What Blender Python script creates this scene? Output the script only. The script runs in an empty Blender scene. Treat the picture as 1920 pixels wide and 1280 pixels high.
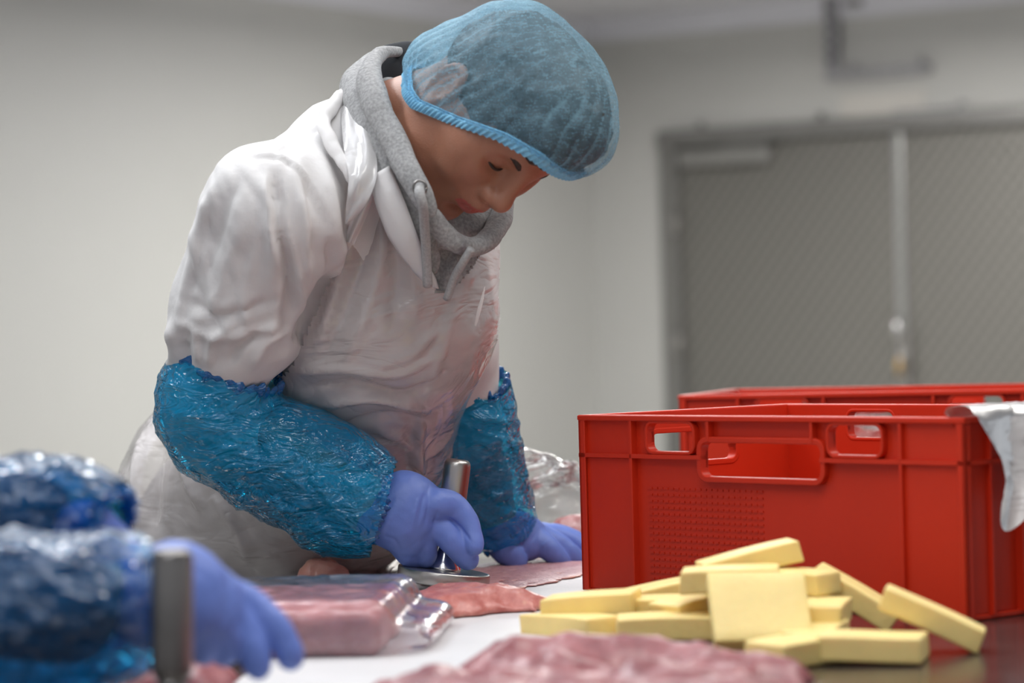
import bpy, bmesh, math, random
import numpy as np
from mathutils import Vector, Matrix
from mathutils.geometry import delaunay_2d_cdt
random.seed(4)
C = bpy.context.scene.collection
R_ = math.radians
F32 = np.float32

# ------------------------------------------------------------------ camera
FPX = 5145.0                       # focal length in pixels of a 1920 wide frame
ROLL, PITCH = R_(1.52), math.atan(15.6 / FPX)
TZ = 0.90                          # table top height
CAM = np.array([0.0, 0.0, TZ + 0.3235])
_f = np.array([0, math.cos(PITCH), -math.sin(PITCH)])
_r0 = np.array([1.0, 0, 0]); _u0 = np.cross(_r0, _f)
CR = _r0 * math.cos(ROLL) - _u0 * math.sin(ROLL)
CU = _u0 * math.cos(ROLL) + _r0 * math.sin(ROLL)
CF = _f
cam_d = bpy.data.cameras.new('camera'); cam = bpy.data.objects.new('camera', cam_d); C.objects.link(cam)
cam.matrix_world = Matrix(((CR[0], CU[0], -CF[0], CAM[0]), (CR[1], CU[1], -CF[1], CAM[1]), (CR[2], CU[2], -CF[2], CAM[2]), (0, 0, 0, 1)))
cam_d.sensor_width = 36; cam_d.lens = 36 * FPX / 1920
cam_d.clip_start = 0.05; cam_d.clip_end = 60
cam_d.dof.use_dof = True; cam_d.dof.focus_distance = 3.42; cam_d.dof.aperture_fstop = 3.4
bpy.context.scene.camera = cam
# ------------------------------------------------------------------ world, lights, exposure
wd = bpy.data.worlds.new('world'); bpy.context.scene.world = wd; wd.use_nodes = True
wd.node_tree.nodes['Background'].inputs[0].default_value = (0.90, 0.94, 1.0, 1)
wd.node_tree.nodes['Background'].inputs[1].default_value = 0.42
def area(name, loc, rot, sx, sy, power, col):
    l = bpy.data.lights.new(name, 'AREA'); l.shape = 'RECTANGLE'; l.size = sx; l.size_y = sy
    l.energy = power; l.color = col
    o = bpy.data.objects.new(name, l); o.location = loc; o.rotation_euler = rot; C.objects.link(o)
    return o
WARM, COOL = (1, .98, .93), (.95, .98, 1)
for lx, ly, ln, pw, col in ((-.7, 4.0, 3.0, 34, COOL), (0.9, 3.2, 3.0, 20, WARM), (.1, 9.1, 2.0, 18, COOL), (0.95, 9.9, 2.4, 84, WARM), (-.6, 1.2, 3.0, 16, COOL)):
    area('ceiling_strip_light', (lx, ly, 2.50), (0, 0, R_(-34)), 0.30, ln, pw, col)
    area('ceiling_fill_up', (lx, ly, 2.52), (R_(180), 0, R_(34)), 0.30, ln, pw * .6, col)  # upward fill added to brighten the ceiling and upper walls
vs = bpy.context.scene.view_settings
vs.view_transform = 'Standard'; vs.look = 'None'; vs.gamma = 1; vs.exposure = 0.24; vs.use_curve_mapping = False

# ------------------------------------------------------------------ pixel helpers (1920x1280 frame)
def P(x, y, d):
    return CAM + CF * d + CR * ((x - 960) / FPX * d) + CU * ((640 - y) / FPX * d)
def T(x, y, z=0.0):
    """point on the horizontal plane z above the table seen at pixel x, y"""
    v = CF + CR * ((x - 960) / FPX) + CU * ((640 - y) / FPX)
    return CAM + v * ((TZ + z - CAM[2]) / v[2])
def proj(V):
    q = V - CAM; d = q @ CF
    return 960 + FPX * (q @ CR) / d, 640 - FPX * (q @ CU) / d, d

# ------------------------------------------------------------------ object helpers
def root(name, loc, label=None, cat=None, group=None, rot=(0, 0, 0)):
    o = bpy.data.objects.new(name, None); o.empty_display_size = .05
    o.location = loc; o.rotation_euler = rot; C.objects.link(o)
    return tag(o, label, cat, group)
def tag(o, label=None, cat=None, group=None, kind=None):
    if label: o['label'] = label
    if cat: o['category'] = cat
    if group: o['group'] = group
    if kind: o['kind'] = kind
    return o
def mk(name, V, faces, m, parent=None, smooth=True, world=True, loc=None):
    """mesh object; world=True: V are world coordinates (roots without rotation)"""
    V = np.asarray(V, float).copy()
    off = np.zeros(3)
    if world:
        p = parent
        while p is not None:
            off += np.array(p.location); p = p.parent
        if loc is not None: off = off + (np.array(loc) - off)
    V = V - off
    me = bpy.data.meshes.new(name)
    if isinstance(faces, np.ndarray):
        k = faces.shape[1]; n = len(faces)
        me.vertices.add(len(V)); me.vertices.foreach_set('co', V.astype(F32).ravel())
        me.loops.add(n * k); me.loops.foreach_set('vertex_index', faces.astype(np.int32).ravel())
        me.polygons.add(n); me.polygons.foreach_set('loop_start', np.arange(0, n * k, k, dtype=np.int32))
        me.update(calc_edges=True)
    else:
        me.from_pydata(V.tolist(), [], faces)
    if smooth: me.polygons.foreach_set('use_smooth', np.ones(len(me.polygons), bool))
    for x in (m if isinstance(m, (list, tuple)) else [m]): me.materials.append(x)
    me.validate(); me.update()
    o = bpy.data.objects.new(name, me); C.objects.link(o)
    if parent: o.parent = parent
    if loc is not None and parent is None: o.location = loc
    return o
def attr(o, name, vals):
    a = o.data.attributes.new(name, 'FLOAT', 'POINT'); a.data.foreach_set('value', np.asarray(vals, F32))
def bm_obj(name, bm, m, parent=None, smooth=False, bevel=0, seg=2):
    if bevel:
        bmesh.ops.bevel(bm, geom=list(bm.edges), offset=bevel, segments=seg, affect='EDGES', profile=.5)
    me = bpy.data.meshes.new(name); bm.to_mesh(me); bm.free()
    for x in (m if isinstance(m, (list, tuple)) else [m]): me.materials.append(x)
    if smooth: me.polygons.foreach_set('use_smooth', np.ones(len(me.polygons), bool))
    o = bpy.data.objects.new(name, me); C.objects.link(o)
    if parent: o.parent = parent
    return o
def box(bm, c, s, rz=0):
    M = Matrix.Translation(c) @ Matrix.Rotation(rz, 4, 'Z') @ Matrix.Diagonal((s[0], s[1], s[2], 1))
    return bmesh.ops.create_cube(bm, size=1, matrix=M)['verts']
def lathe(prof, n=48):
    V, Fc = [], []
    for r, z in prof:
        for i in range(n):
            a = 2 * math.pi * i / n; V.append((r * math.cos(a), r * math.sin(a), z))
    for j in range(len(prof) - 1):
        for i in range(n):
            k = (i + 1) % n; Fc.append((j * n + i, j * n + k, (j + 1) * n + k, (j + 1) * n + i))
    Fc.append(tuple(range(n))[::-1]); Fc.append(tuple((len(prof) - 1) * n + i for i in range(n)))
    return np.array(V), Fc

# ------------------------------------------------------------------ materials
def new_mat(name):
    m = bpy.data.materials.new(name); m.use_nodes = True
    nt = m.node_tree; return m, nt, nt.nodes['Principled BSDF']
def node(nt, t, **kw):
    n = nt.nodes.new(t)
    for k, v in kw.items():
        if k in n.inputs: n.inputs[k].default_value = v
        else: setattr(n, k, v)
    return n
def mat(name, col, rough=.5, metal=0, var=0, vscale=8, bump=0, bscale=60, sss=0, col2=None, stretch=None, spec=.5, coat=0):
    m, nt, b = new_mat(name)
    b.inputs['Base Color'].default_value = (*col, 1); b.inputs['Roughness'].default_value = rough
    b.inputs['Metallic'].default_value = metal; b.inputs['Specular IOR Level'].default_value = spec
    b.inputs['Coat Weight'].default_value = coat; b.inputs['Coat Roughness'].default_value = .12
    if sss:
        b.inputs['Subsurface Weight'].default_value = sss; b.inputs['Subsurface Radius'].default_value = (1, .35, .2)
        b.inputs['Subsurface Scale'].default_value = .008
    tc = node(nt, 'ShaderNodeTexCoord'); src = tc.outputs['Object']
    if stretch:
        mp = node(nt, 'ShaderNodeMapping'); mp.inputs['Scale'].default_value = stretch
        nt.links.new(src, mp.inputs[0]); src = mp.outputs[0]
    if var or col2:
        nz = node(nt, 'ShaderNodeTexNoise', Scale=vscale, Detail=5.0); nt.links.new(src, nz.inputs['Vector'])
        rp = node(nt, 'ShaderNodeValToRGB')
        c2 = col2 if col2 else tuple(min(1, c * (1 + var)) for c in col)
        c1 = col if col2 else tuple(c * (1 - var) for c in col)
        rp.color_ramp.elements[0].color = (*c1, 1); rp.color_ramp.elements[1].color = (*c2, 1)
        rp.color_ramp.elements[0].position = .32; rp.color_ramp.elements[1].position = .68
        nt.links.new(nz.outputs['Fac'], rp.inputs[0]); nt.links.new(rp.outputs[0], b.inputs['Base Color'])
    if bump:
        n2 = node(nt, 'ShaderNodeTexNoise', Scale=bscale, Detail=4.0); nt.links.new(src, n2.inputs['Vector'])
        bp = node(nt, 'ShaderNodeBump', Strength=1.0, Distance=bump)
        nt.links.new(n2.outputs['Fac'], bp.inputs['Height']); nt.links.new(bp.outputs[0], b.inputs['Normal'])
    return m
def film(name, tint, body, opac, rough=.12, bump=.0015, bscale=35, spec=.6, body_rough=None, trans=.0):
    """thin plastic film: see-through tinted layer mixed with a glossy body layer, crinkled"""
    m, nt, b = new_mat(name)
    out = nt.nodes['Material Output']
    b.inputs['Base Color'].default_value = (*body, 1); b.inputs['Roughness'].default_value = rough
    b.inputs['Specular IOR Level'].default_value = spec
    tr = node(nt, 'ShaderNodeBsdfTransparent'); tr.inputs[0].default_value = (*tint, 1)
    gl = node(nt, 'ShaderNodeBsdfGlossy'); gl.inputs['Roughness'].default_value = rough
    gl.inputs[0].default_value = (1, 1, 1, 1)
    mx = node(nt, 'ShaderNodeMixShader'); mx.inputs[0].default_value = opac
    fr = node(nt, 'ShaderNodeFresnel', IOR=1.40)
    mx2 = node(nt, 'ShaderNodeMixShader')
    tc = node(nt, 'ShaderNodeTexCoord')
    nz = node(nt, 'ShaderNodeTexNoise', Scale=bscale * .6, Detail=2.0, Distortion=1.2)
    vo = node(nt, 'ShaderNodeTexNoise', Scale=bscale * .45, Detail=2.5, Distortion=2.0)
    mp = node(nt, 'ShaderNodeMapping'); mp.inputs['Scale'].default_value = (1, 1, 2.2); mp.inputs['Rotation'].default_value = (.4, .7, .2)
    nt.links.new(tc.outputs['Object'], mp.inputs[0]); nt.links.new(mp.outputs[0], nz.inputs['Vector']); nt.links.new(mp.outputs[0], vo.inputs['Vector'])
    s1 = node(nt, 'ShaderNodeMath'); s1.operation = 'SUBTRACT'; s1.inputs[1].default_value = .5; nt.links.new(vo.outputs['Fac'], s1.inputs[0])
    s2 = node(nt, 'ShaderNodeMath'); s2.operation = 'ABSOLUTE'; nt.links.new(s1.outputs[0], s2.inputs[0])
    ad = node(nt, 'ShaderNodeMath'); ad.operation = 'MULTIPLY_ADD'; ad.inputs[1].default_value = 3.0
    nt.links.new(s2.outputs[0], ad.inputs[0]); nt.links.new(nz.outputs['Fac'], ad.inputs[2])
    bp = node(nt, 'ShaderNodeBump', Strength=1.0, Distance=bump); nt.links.new(ad.outputs[0], bp.inputs['Height'])
    for n in (b, gl, fr): nt.links.new(bp.outputs[0], n.inputs['Normal'])
    nt.links.new(tr.outputs[0], mx.inputs[1]); nt.links.new(b.outputs[0], mx.inputs[2])
    nt.links.new(fr.outputs[0], mx2.inputs[0]); nt.links.new(mx.outputs[0], mx2.inputs[1]); nt.links.new(gl.outputs[0], mx2.inputs[2])
    nt.links.new(mx2.outputs[0], out.inputs[0])
    return m
M = {}
M['wall'] = mat('wall_paint', (.505, .503, .48), .55, var=.03, vscale=.6, bump=.001, bscale=30)
M['ceil'] = mat('ceiling_paint', (.66, .66, .70), .6, var=.02, vscale=1)
M['floor'] = mat('floor_resin', (.34, .33, .31), .45, var=.15, vscale=3, bump=.0008, bscale=90)
M['steel'] = mat('brushed_steel', (.46, .44, .42), .34, 1, var=.06, vscale=5, bump=.0002, bscale=200)
M['steel_dark'] = mat('worn_steel', (.27, .255, .245), .34, 1, var=.15, vscale=14, bump=.0003, bscale=160)
M['table'] = mat('table_steel', (.16, .135, .125), .20, .75, var=.25, vscale=11, bump=.0004, bscale=70)
M['board'] = mat('cutting_board_plastic', (.66, .66, .67), .42, var=.04, vscale=9, bump=.0004, bscale=120)
M['red'] = mat('red_plastic', (.56, .028, .008), .40, var=.05, vscale=6, bump=.0002, bscale=120, spec=.28)
M['cheese'] = mat('cheese', (.90, .70, .28), .5, var=.06, vscale=18, bump=.0006, bscale=140, sss=.25)
M['brass'] = mat('brass', (.55, .36, .14), .35, 1)
M['chrome'] = mat('polished_steel', (.8, .8, .8), .16, 1)
M['skin'] = mat('skin', (.33, .145, .088), .46, col2=(.40, .18, .112), vscale=14, bump=.0004, bscale=420, sss=.25)
M['lip'] = mat('lip_skin', (.42, .10, .08), .38, var=.12, vscale=60, bump=.0004, bscale=300, sss=.2)
M['hair'] = mat('dark_hair', (.022, .018, .016), .5, var=.4, vscale=60, bump=.003, bscale=90, stretch=(1, 1, .2))
M['brow'] = mat('brow_hair', (.028, .018, .013), .6)
M['coat'] = mat('white_coat_cotton', (.70, .685, .68), .8, var=.03, vscale=14, bump=.0005, bscale=130, spec=.2)
M['hood'] = mat('grey_marl_fleece', (.26, .26, .26), .95, col2=(.40, .40, .40), vscale=260, bump=.0007, bscale=260, spec=.1)
M['hood_in'] = mat('recess_shade_black', (.02, .022, .026), .9, bump=.0004, bscale=200)  # black put in for shade inside the hood and bracket slots
M['cord'] = mat('grey_cord', (.33, .33, .33), .9, col2=(.45, .45, .45), vscale=400, bump=.0006, bscale=300)
M['glove'] = mat('periwinkle_nitrile', (.125, .20, .56), .48, var=.08, vscale=12, bump=.0006, bscale=110)
M['trouser'] = mat('white_trouser_cloth', (.62, .62, .62), .85, bump=.0004, bscale=120)
M['boot'] = mat('white_rubber', (.7, .7, .68), .4)
M['navy'] = mat('navy_fleece', (.012, .018, .035), .9, bump=.0006, bscale=200)
M['sleeve'] = film('blue_sleeve_film', (.10, .78, 1.0), (.0, .36, .80), .30, .085, .0048, 40)
M['sleeve_shaded'] = film('shaded_blue_sleeve_film', (.04, .48, .82), (.0, .16, .46), .30, .16, .0050, 34)  # darker sleeve copy: shade and the navy jumper's look put into its colour
M['sleeve_gather'] = film('blue_gathered_film', (.05, .42, .75), (.0, .15, .46), .62, .25, .002, 60)
M['apron'] = film('white_apron_film', (.93, .90, .89), (.78, .73, .72), .50, .20, .0022, 16)
M['strap'] = film('white_strap_film', (.9, .9, .9), (.80, .79, .79), .72, .18, .0008, 18)
M['clear'] = film('clear_bag_film', (.95, .95, .95), (.75, .75, .75), .10, .10, .0026, 30)
M['packfilm'] = film('vacuum_bag_film', (.93, .92, .94), (.62, .58, .66), .20, .12, .0010, 16)
M['liner'] = film('white_liner_film', (.9, .9, .9), (.80, .79, .78), .80, .35, .0012, 16)

def meat_mat(name, c1, c2, fat, fibre, bump=.0012, rough=.34):
    m, nt, b = new_mat(name)
    b.inputs['Roughness'].default_value = rough; b.inputs['Subsurface Weight'].default_value = .2
    b.inputs['Subsurface Radius'].default_value = (1, .3, .25); b.inputs['Subsurface Scale'].default_value = .006
    tc = node(nt, 'ShaderNodeTexCoord'); mp = node(nt, 'ShaderNodeMapping'); mp.inputs['Scale'].default_value = fibre
    mp.inputs['Rotation'].default_value = (0, 0, .7)
    nt.links.new(tc.outputs['Object'], mp.inputs[0])
    n1 = node(nt, 'ShaderNodeTexNoise', Scale=1.0, Detail=6.0, Roughness=.62); nt.links.new(mp.outputs[0], n1.inputs['Vector'])
    rp = node(nt, 'ShaderNodeValToRGB'); e = rp.color_ramp.elements
    e[0].color = (*c1, 1); e[0].position = .34; e[1].color = (*c2, 1); e[1].position = .62
    x = e.new(.76); x.color = (*fat, 1)
    nt.links.new(n1.outputs['Fac'], rp.inputs[0])
    at = node(nt, 'ShaderNodeAttribute', attribute_name='fat')
    mx = node(nt, 'ShaderNodeMix', data_type='RGBA'); mx.inputs[7].default_value = (*fat, 1)
    nt.links.new(at.outputs['Fac'], mx.inputs[0]); nt.links.new(rp.outputs[0], mx.inputs[6])
    nt.links.new(mx.outputs[2], b.inputs['Base Color'])
    n2 = node(nt, 'ShaderNodeTexNoise', Scale=2.2, Detail=5.0); nt.links.new(mp.outputs[0], n2.inputs['Vector'])
    bp = node(nt, 'ShaderNodeBump', Strength=1.0, Distance=bump); nt.links.new(n2.outputs['Fac'], bp.inputs['Height'])
    nt.links.new(bp.outputs[0], b.inputs['Normal'])
    return m
M['meat'] = meat_mat('pork_meat', (.42, .115, .10), (.58, .23, .20), (.70, .36, .27), (60, 22, 60))
M['meat_flat'] = meat_mat('flattened_pork', (.40, .17, .18), (.58, .32, .32), (.74, .34, .22), (120, 120, 120), .002)
M['meat_dark'] = meat_mat('dark_pork', (.19, .04, .05), (.36, .12, .13), (.58, .30, .28), (34, 14, 30), .002)
M['meat_pack'] = meat_mat('packed_pork', (.44, .12, .11), (.62, .26, .25), (.74, .44, .40), (26, 14, 30))

# ------------------------------------------------------------------ implicit surfaces (numpy) -> mesh
class Field:
    def __init__(s, lo, hi, h):
        s.lo = np.array(lo, float); s.h = h
        s.n = np.maximum(np.ceil((np.array(hi) - s.lo) / h).astype(int) + 1, 4)
        s.F = np.full(s.n, .09, F32)
    def _blk(s, lo, hi, m):
        a = np.clip(np.floor((np.array(lo) - m - s.lo) / s.h).astype(int), 0, s.n)
        b = np.clip(np.ceil((np.array(hi) + m - s.lo) / s.h).astype(int) + 1, 0, s.n)
        if np.any(b <= a): return None, None
        ax = [(s.lo[i] + s.h * np.arange(a[i], b[i])).astype(F32) for i in range(3)]
        X, Y, Z = np.meshgrid(*ax, indexing='ij')
        return tuple(slice(a[i], b[i]) for i in range(3)), np.stack([X, Y, Z], -1)
    def add(s, prim, k=.02):
        fn, lo, hi = prim
        sl, Q = s._blk(lo, hi, max(k, .012) * 1.3)
        if sl is None: return s
        d = fn(Q).astype(F32); a = s.F[sl]
        hh = np.maximum(k - np.abs(a - d), 0) / k
        s.F[sl] = np.minimum(a, d) - hh * hh * k * .25
        return s
    def sub(s, prim, k=.01):
        fn, lo, hi = prim
        sl, Q = s._blk(lo, hi, max(k, .012) * 1.3)
        if sl is None: return s
        d = -fn(Q).astype(F32); a = s.F[sl]
        hh = np.maximum(k - np.abs(a - d), 0) / k
        s.F[sl] = np.maximum(a, d) + hh * hh * k * .25
        return s
    def mesh(s):
        return nets(s.F, s.lo, s.h)
def nets(Fd, lo, h):
    Fd = Fd.copy()
    Fd[0] = Fd[-1] = .05; Fd[:, 0] = Fd[:, -1] = .05; Fd[:, :, 0] = Fd[:, :, -1] = .05
    I = Fd < 0
    nx, ny, nz = Fd.shape
    cs = [(i, j, k) for i in (0, 1) for j in (0, 1) for k in (0, 1)]
    cnt = np.zeros((nx - 1, ny - 1, nz - 1), np.int8)
    for i, j, k in cs: cnt += I[i:nx - 1 + i, j:ny - 1 + j, k:nz - 1 + k]
    act = np.argwhere((cnt > 0) & (cnt < 8))
    vid = np.full(cnt.shape, -1, np.int32); vid[tuple(act.T)] = np.arange(len(act))
    acc = np.zeros((len(act), 3)); num = np.zeros(len(act))
    for a in cs:
        for ax in range(3):
            if a[ax]: continue
            b = list(a); b[ax] = 1
            fa = Fd[act[:, 0] + a[0], act[:, 1] + a[1], act[:, 2] + a[2]]
            fb = Fd[act[:, 0] + b[0], act[:, 1] + b[1], act[:, 2] + b[2]]
            cr = (fa < 0) != (fb < 0)
            t = np.where(cr, fa / np.where(cr, fa - fb, 1), 0)
            p = np.tile(np.array(a, float), (len(act), 1)); p[:, ax] = t
            acc[cr] += p[cr]; num[cr] += 1
    V = lo + h * (act + acc / num[:, None])
    Q = []
    for ax in range(3):
        u, w = [(1, 2), (2, 0), (0, 1)][ax]
        s0 = [slice(1, -1)] * 3; s0[ax] = slice(0, -1)
        s1 = [slice(1, -1)] * 3; s1[ax] = slice(1, None)
        A = I[tuple(s0)]; B = I[tuple(s1)]
        e = np.argwhere(A != B); off = np.ones(3, int); off[ax] = 0
        e = e + off
        flip = I[tuple(e.T)]
        du = np.zeros(3, int); du[u] = 1; dw = np.zeros(3, int); dw[w] = 1
        q = np.stack([vid[tuple((e - du - dw).T)], vid[tuple((e - dw).T)], vid[tuple(e.T)], vid[tuple((e - du).T)]], 1)
        q[~flip] = q[~flip][:, ::-1]
        Q.append(q)
    Q = np.concatenate(Q); Q = Q[(Q >= 0).all(1)]
    return V, Q
def A3(p): return np.asarray(p, F32)
def rc(a, b, r1, r2, flat=None):
    """rounded cone a->b; flat=(direction, factor) squashes the section"""
    a, b = A3(a), A3(b); ab = b - a; L = float(ab @ ab) + 1e-9
    if flat is not None:
        n = A3(flat[0]); n = n / np.linalg.norm(n); g = 1 / flat[1] - 1
    def fn(Q):
        t = np.clip(((Q - a) @ ab) / L, 0, 1)
        q = Q - (a + t[..., None] * ab)
        if flat is not None: q = q + n * ((q @ n) * g)[..., None]
        return np.sqrt((q * q).sum(-1)) - (r1 + (r2 - r1) * t)
    m = max(r1, r2) * max(1, flat[1] if flat is not None else 1)
    return fn, np.minimum(a, b) - m, np.maximum(a, b) + m
def ell(c, r, R=None):
    c, r = A3(c), A3(r); R = np.eye(3, dtype=F32) if R is None else A3(R)
    def fn(Q):
        q = (Q - c) @ R
        k0 = np.sqrt(((q / r) ** 2).sum(-1)); k1 = np.sqrt(((q / (r * r)) ** 2).sum(-1))
        return k0 * (k0 - 1) / np.maximum(k1, 1e-6)
    m = float(r.max()); return fn, c - m, c + m
def rbox(c, half, rnd, R=None):
    c, hf = A3(c), A3(half); R = np.eye(3, dtype=F32) if R is None else A3(R)
    def fn(Q):
        q = np.abs((Q - c) @ R) - (hf - rnd)
        return np.sqrt((np.maximum(q, 0) ** 2).sum(-1)) + np.minimum(q.max(-1), 0) - rnd
    m = float(np.linalg.norm(hf)); return fn, c - m, c + m
def chain(Fd, pts, rad, k=.01, flat=None, sub=False):
    pts = [np.asarray(p) for p in pts]
    if not hasattr(rad, '__len__'): rad = [rad] * len(pts)
    for i in range(len(pts) - 1):
        (Fd.sub if sub else Fd.add)(rc(pts[i], pts[i + 1], rad[i], rad[i + 1], flat), k)
def bounds(pts, m):
    p = np.array(pts); return p.min(0) - m, p.max(0) + m
def smooth_pts(pts, n=8):
    """Catmull-Rom through control points (rows may carry extra columns)"""
    p = np.array(pts, float); q = np.vstack([2 * p[0] - p[1], p, 2 * p[-1] - p[-2]]); out = []
    for i in range(1, len(q) - 2):
        for t in np.linspace(0, 1, n, endpoint=False):
            a, b, c, d = q[i - 1], q[i], q[i + 1], q[i + 2]
            out.append(.5 * (2 * b + (c - a) * t + (2 * a - 5 * b + 4 * c - d) * t * t + (3 * b - a - 3 * c + d) * t ** 3))
    out.append(p[-1]); return np.array(out)
# ---- noise
def _hash(I, seed):
    I = I.astype(np.int64)
    h = (I[..., 0] * 73856093) ^ (I[..., 1] * 19349663) ^ (I[..., 2] * 83492791) ^ (seed * 2654435761)
    h = (h ^ (h >> 13)) * 1274126177 & 0xffffffff
    h = (h ^ (h >> 16)) * 2246822519 & 0xffffffff
    return ((h ^ (h >> 15)) & 0xffffff) / float(0xffffff)
def noise(V, f, seed=0):
    q = np.asarray(V) * f + 137.3; i = np.floor(q).astype(np.int64); t = q - i; t = t * t * (3 - 2 * t)
    r = 0
    for a in (0, 1):
        for b in (0, 1):
            for c in (0, 1):
                w = (t[..., 0] if a else 1 - t[..., 0]) * (t[..., 1] if b else 1 - t[..., 1]) * (t[..., 2] if c else 1 - t[..., 2])
                r = r + w * _hash(i + np.array([a, b, c]), seed)
    return r * 2 - 1
def fbm(V, f, o=3, seed=0):
    return sum(noise(V, f * 2 ** i, seed + i) * .5 ** i for i in range(o))
def worley(V, f, seed=0):
    q = np.asarray(V) * f + 91.7; b = np.floor(q).astype(np.int64)
    f1 = np.full(len(q), 9.0); f2 = f1.copy()
    for a in (-1, 0, 1):
        for c in (-1, 0, 1):
            for e in (-1, 0, 1):
                ci = b + np.array([a, c, e])
                pt = ci + np.stack([_hash(ci, seed + s) for s in (1, 2, 3)], -1)
                d = np.sqrt(((pt - q) ** 2).sum(-1))
                f2 = np.minimum(f2, np.maximum(d, f1)); f1 = np.minimum(f1, d)
    return f1, f2
def crumple(V, f, seed=0):
    """creased-foil relief, about -.5 .. .5"""
    W = V + .35 / f * np.stack([noise(V, f, seed + 50), noise(V, f, seed + 51), noise(V, f, seed + 52)], -1)
    a, b = worley(W, f, seed)
    r = .5 - np.abs(noise(W, f * 1.1, seed + 60)) * 1.1 + .5 * (.5 - np.abs(noise(W, f * 2.3, seed + 61)) * 1.1) + .25 * (.5 - np.abs(noise(W, f * 4.9, seed + 62)) * 1.1)
    return .35 * (a - .45) + .55 * r - .1
def normals(V, Q):
    n = np.zeros_like(V); fn = np.cross(V[Q[:, 2]] - V[Q[:, 0]], V[Q[:, -1]] - V[Q[:, 1]])
    for i in range(Q.shape[1]): np.add.at(n, Q[:, i], fn)
    return n / np.maximum(np.linalg.norm(n, axis=1), 1e-12)[:, None]
def relax(V, Q, it=2, w=.5):
    for _ in range(it):
        s = np.zeros_like(V); c = np.zeros(len(V)); k = Q.shape[1]
        for i in range(k):
            j = (i + 1) % k
            np.add.at(s, Q[:, i], V[Q[:, j]]); np.add.at(s, Q[:, j], V[Q[:, i]])
            np.add.at(c, Q[:, i], 1); np.add.at(c, Q[:, j], 1)
        V = V * (1 - w) + w * s / np.maximum(c, 1)[:, None]
    return V
def inpoly(x, y, poly):
    r = np.zeros(len(x), bool); n = len(poly)
    for i in range(n):
        (x1, y1), (x2, y2) = poly[i], poly[(i + 1) % n]
        c = ((y1 > y) != (y2 > y)) & (x < (x2 - x1) * (y - y1) / ((y2 - y1) if y2 != y1 else 1e-9) + x1)
        r ^= c
    return r
def keep(V, Q, mask):
    Q = Q[mask[Q].all(1)]; u = np.unique(Q); m = np.full(len(V), -1); m[u] = np.arange(len(u))
    return V[u], m[Q], u
def seglen(x, y, pts):
    """distance in pixels to a polyline, and the position along it 0..1"""
    best = np.full(len(x), 1e9); tt = np.zeros(len(x)); n = len(pts) - 1
    for i in range(n):
        ax, ay = pts[i]; bx, by = pts[i + 1]; dx, dy = bx - ax, by - ay
        t = np.clip(((x - ax) * dx + (y - ay) * dy) / (dx * dx + dy * dy + 1e-9), 0, 1)
        d = np.hypot(x - ax - t * dx, y - ay - t * dy); s = d < best
        best[s] = d[s]; tt[s] = (i + t[s]) / n
    return best, tt
def folds(V, N, lst):
    """cloth folds: (polyline in pixels, width in pixels, height in metres); only on the side that faces the camera"""
    x, y, d = proj(V); h = np.zeros(len(V)); face = np.clip(-(N @ CF) * 2.5 + .3, 0, 1)
    for pts, w, a in lst:
        r, t = seglen(x, y, smooth_pts(pts, 5)[:, :2] if len(pts) > 2 else np.array(pts, float))
        h += a * np.exp(-(r / w) ** 2) * np.clip(np.minimum(t, 1 - t) * 5 + .15, 0, 1)
    return V + N * (h * face)[:, None]
def ribbon(pts, width, up, thick=.0012):
    """flat band along pts (n,3); up = side direction (n,3); closed thin solid"""
    V, Q = [], []
    pts = np.array(pts); up = np.array(up); n = len(pts)
    w = width if hasattr(width, '__len__') else [width] * n
    for i in range(n):
        t = pts[min(i + 1, n - 1)] - pts[max(i - 1, 0)]; t /= np.linalg.norm(t)
        s = up[i] - t * (up[i] @ t); s /= np.linalg.norm(s); m = np.cross(t, s)
        for a, b in ((-.5, .5), (-.17, .62), (.17, .62), (.5, .5), (.5, -.5), (-.5, -.5)):
            V.append(pts[i] + s * (a * w[i]) + m * (b * thick))
    k = 6
    for i in range(n - 1):
        for j in range(k):
            l = (j + 1) % k; Q.append((i * k + j, i * k + l, (i + 1) * k + l, (i + 1) * k + j))
    Q = Q + [(0, 5, 4, 1), (1, 4, 3, 2)] + [((n - 1) * k + a) for a in []]
    return np.array(V), np.array(Q)
def tube(pts, rad, n=10):
    pts = np.array(pts, float); V, Q = [], []; m = len(pts)
    rad = rad if hasattr(rad, '__len__') else [rad] * m
    ref = np.array([0.13, .31, .94])
    for i in range(m):
        t = pts[min(i + 1, m - 1)] - pts[max(i - 1, 0)]; t /= np.linalg.norm(t) + 1e-12
        a = np.cross(t, ref); a /= np.linalg.norm(a); b = np.cross(t, a)
        for j in range(n):
            g = 2 * math.pi * j / n; V.append(pts[i] + rad[i] * (a * math.cos(g) + b * math.sin(g)))
    for i in range(m - 1):
        for j in range(n):
            k = (j + 1) % n; Q.append((i * n + j, i * n + k, (i + 1) * n + k, (i + 1) * n + j))
    V.append(pts[0]); V.append(pts[-1]); c = len(V) - 2
    for j in range(n):
        k = (j + 1) % n; Q.append((c, k, j, j)); Q.append((c + 1, (m - 1) * n + j, (m - 1) * n + k, (m - 1) * n + k))
    return np.array(V), [tuple(dict.fromkeys(q)) for q in Q]

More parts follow.
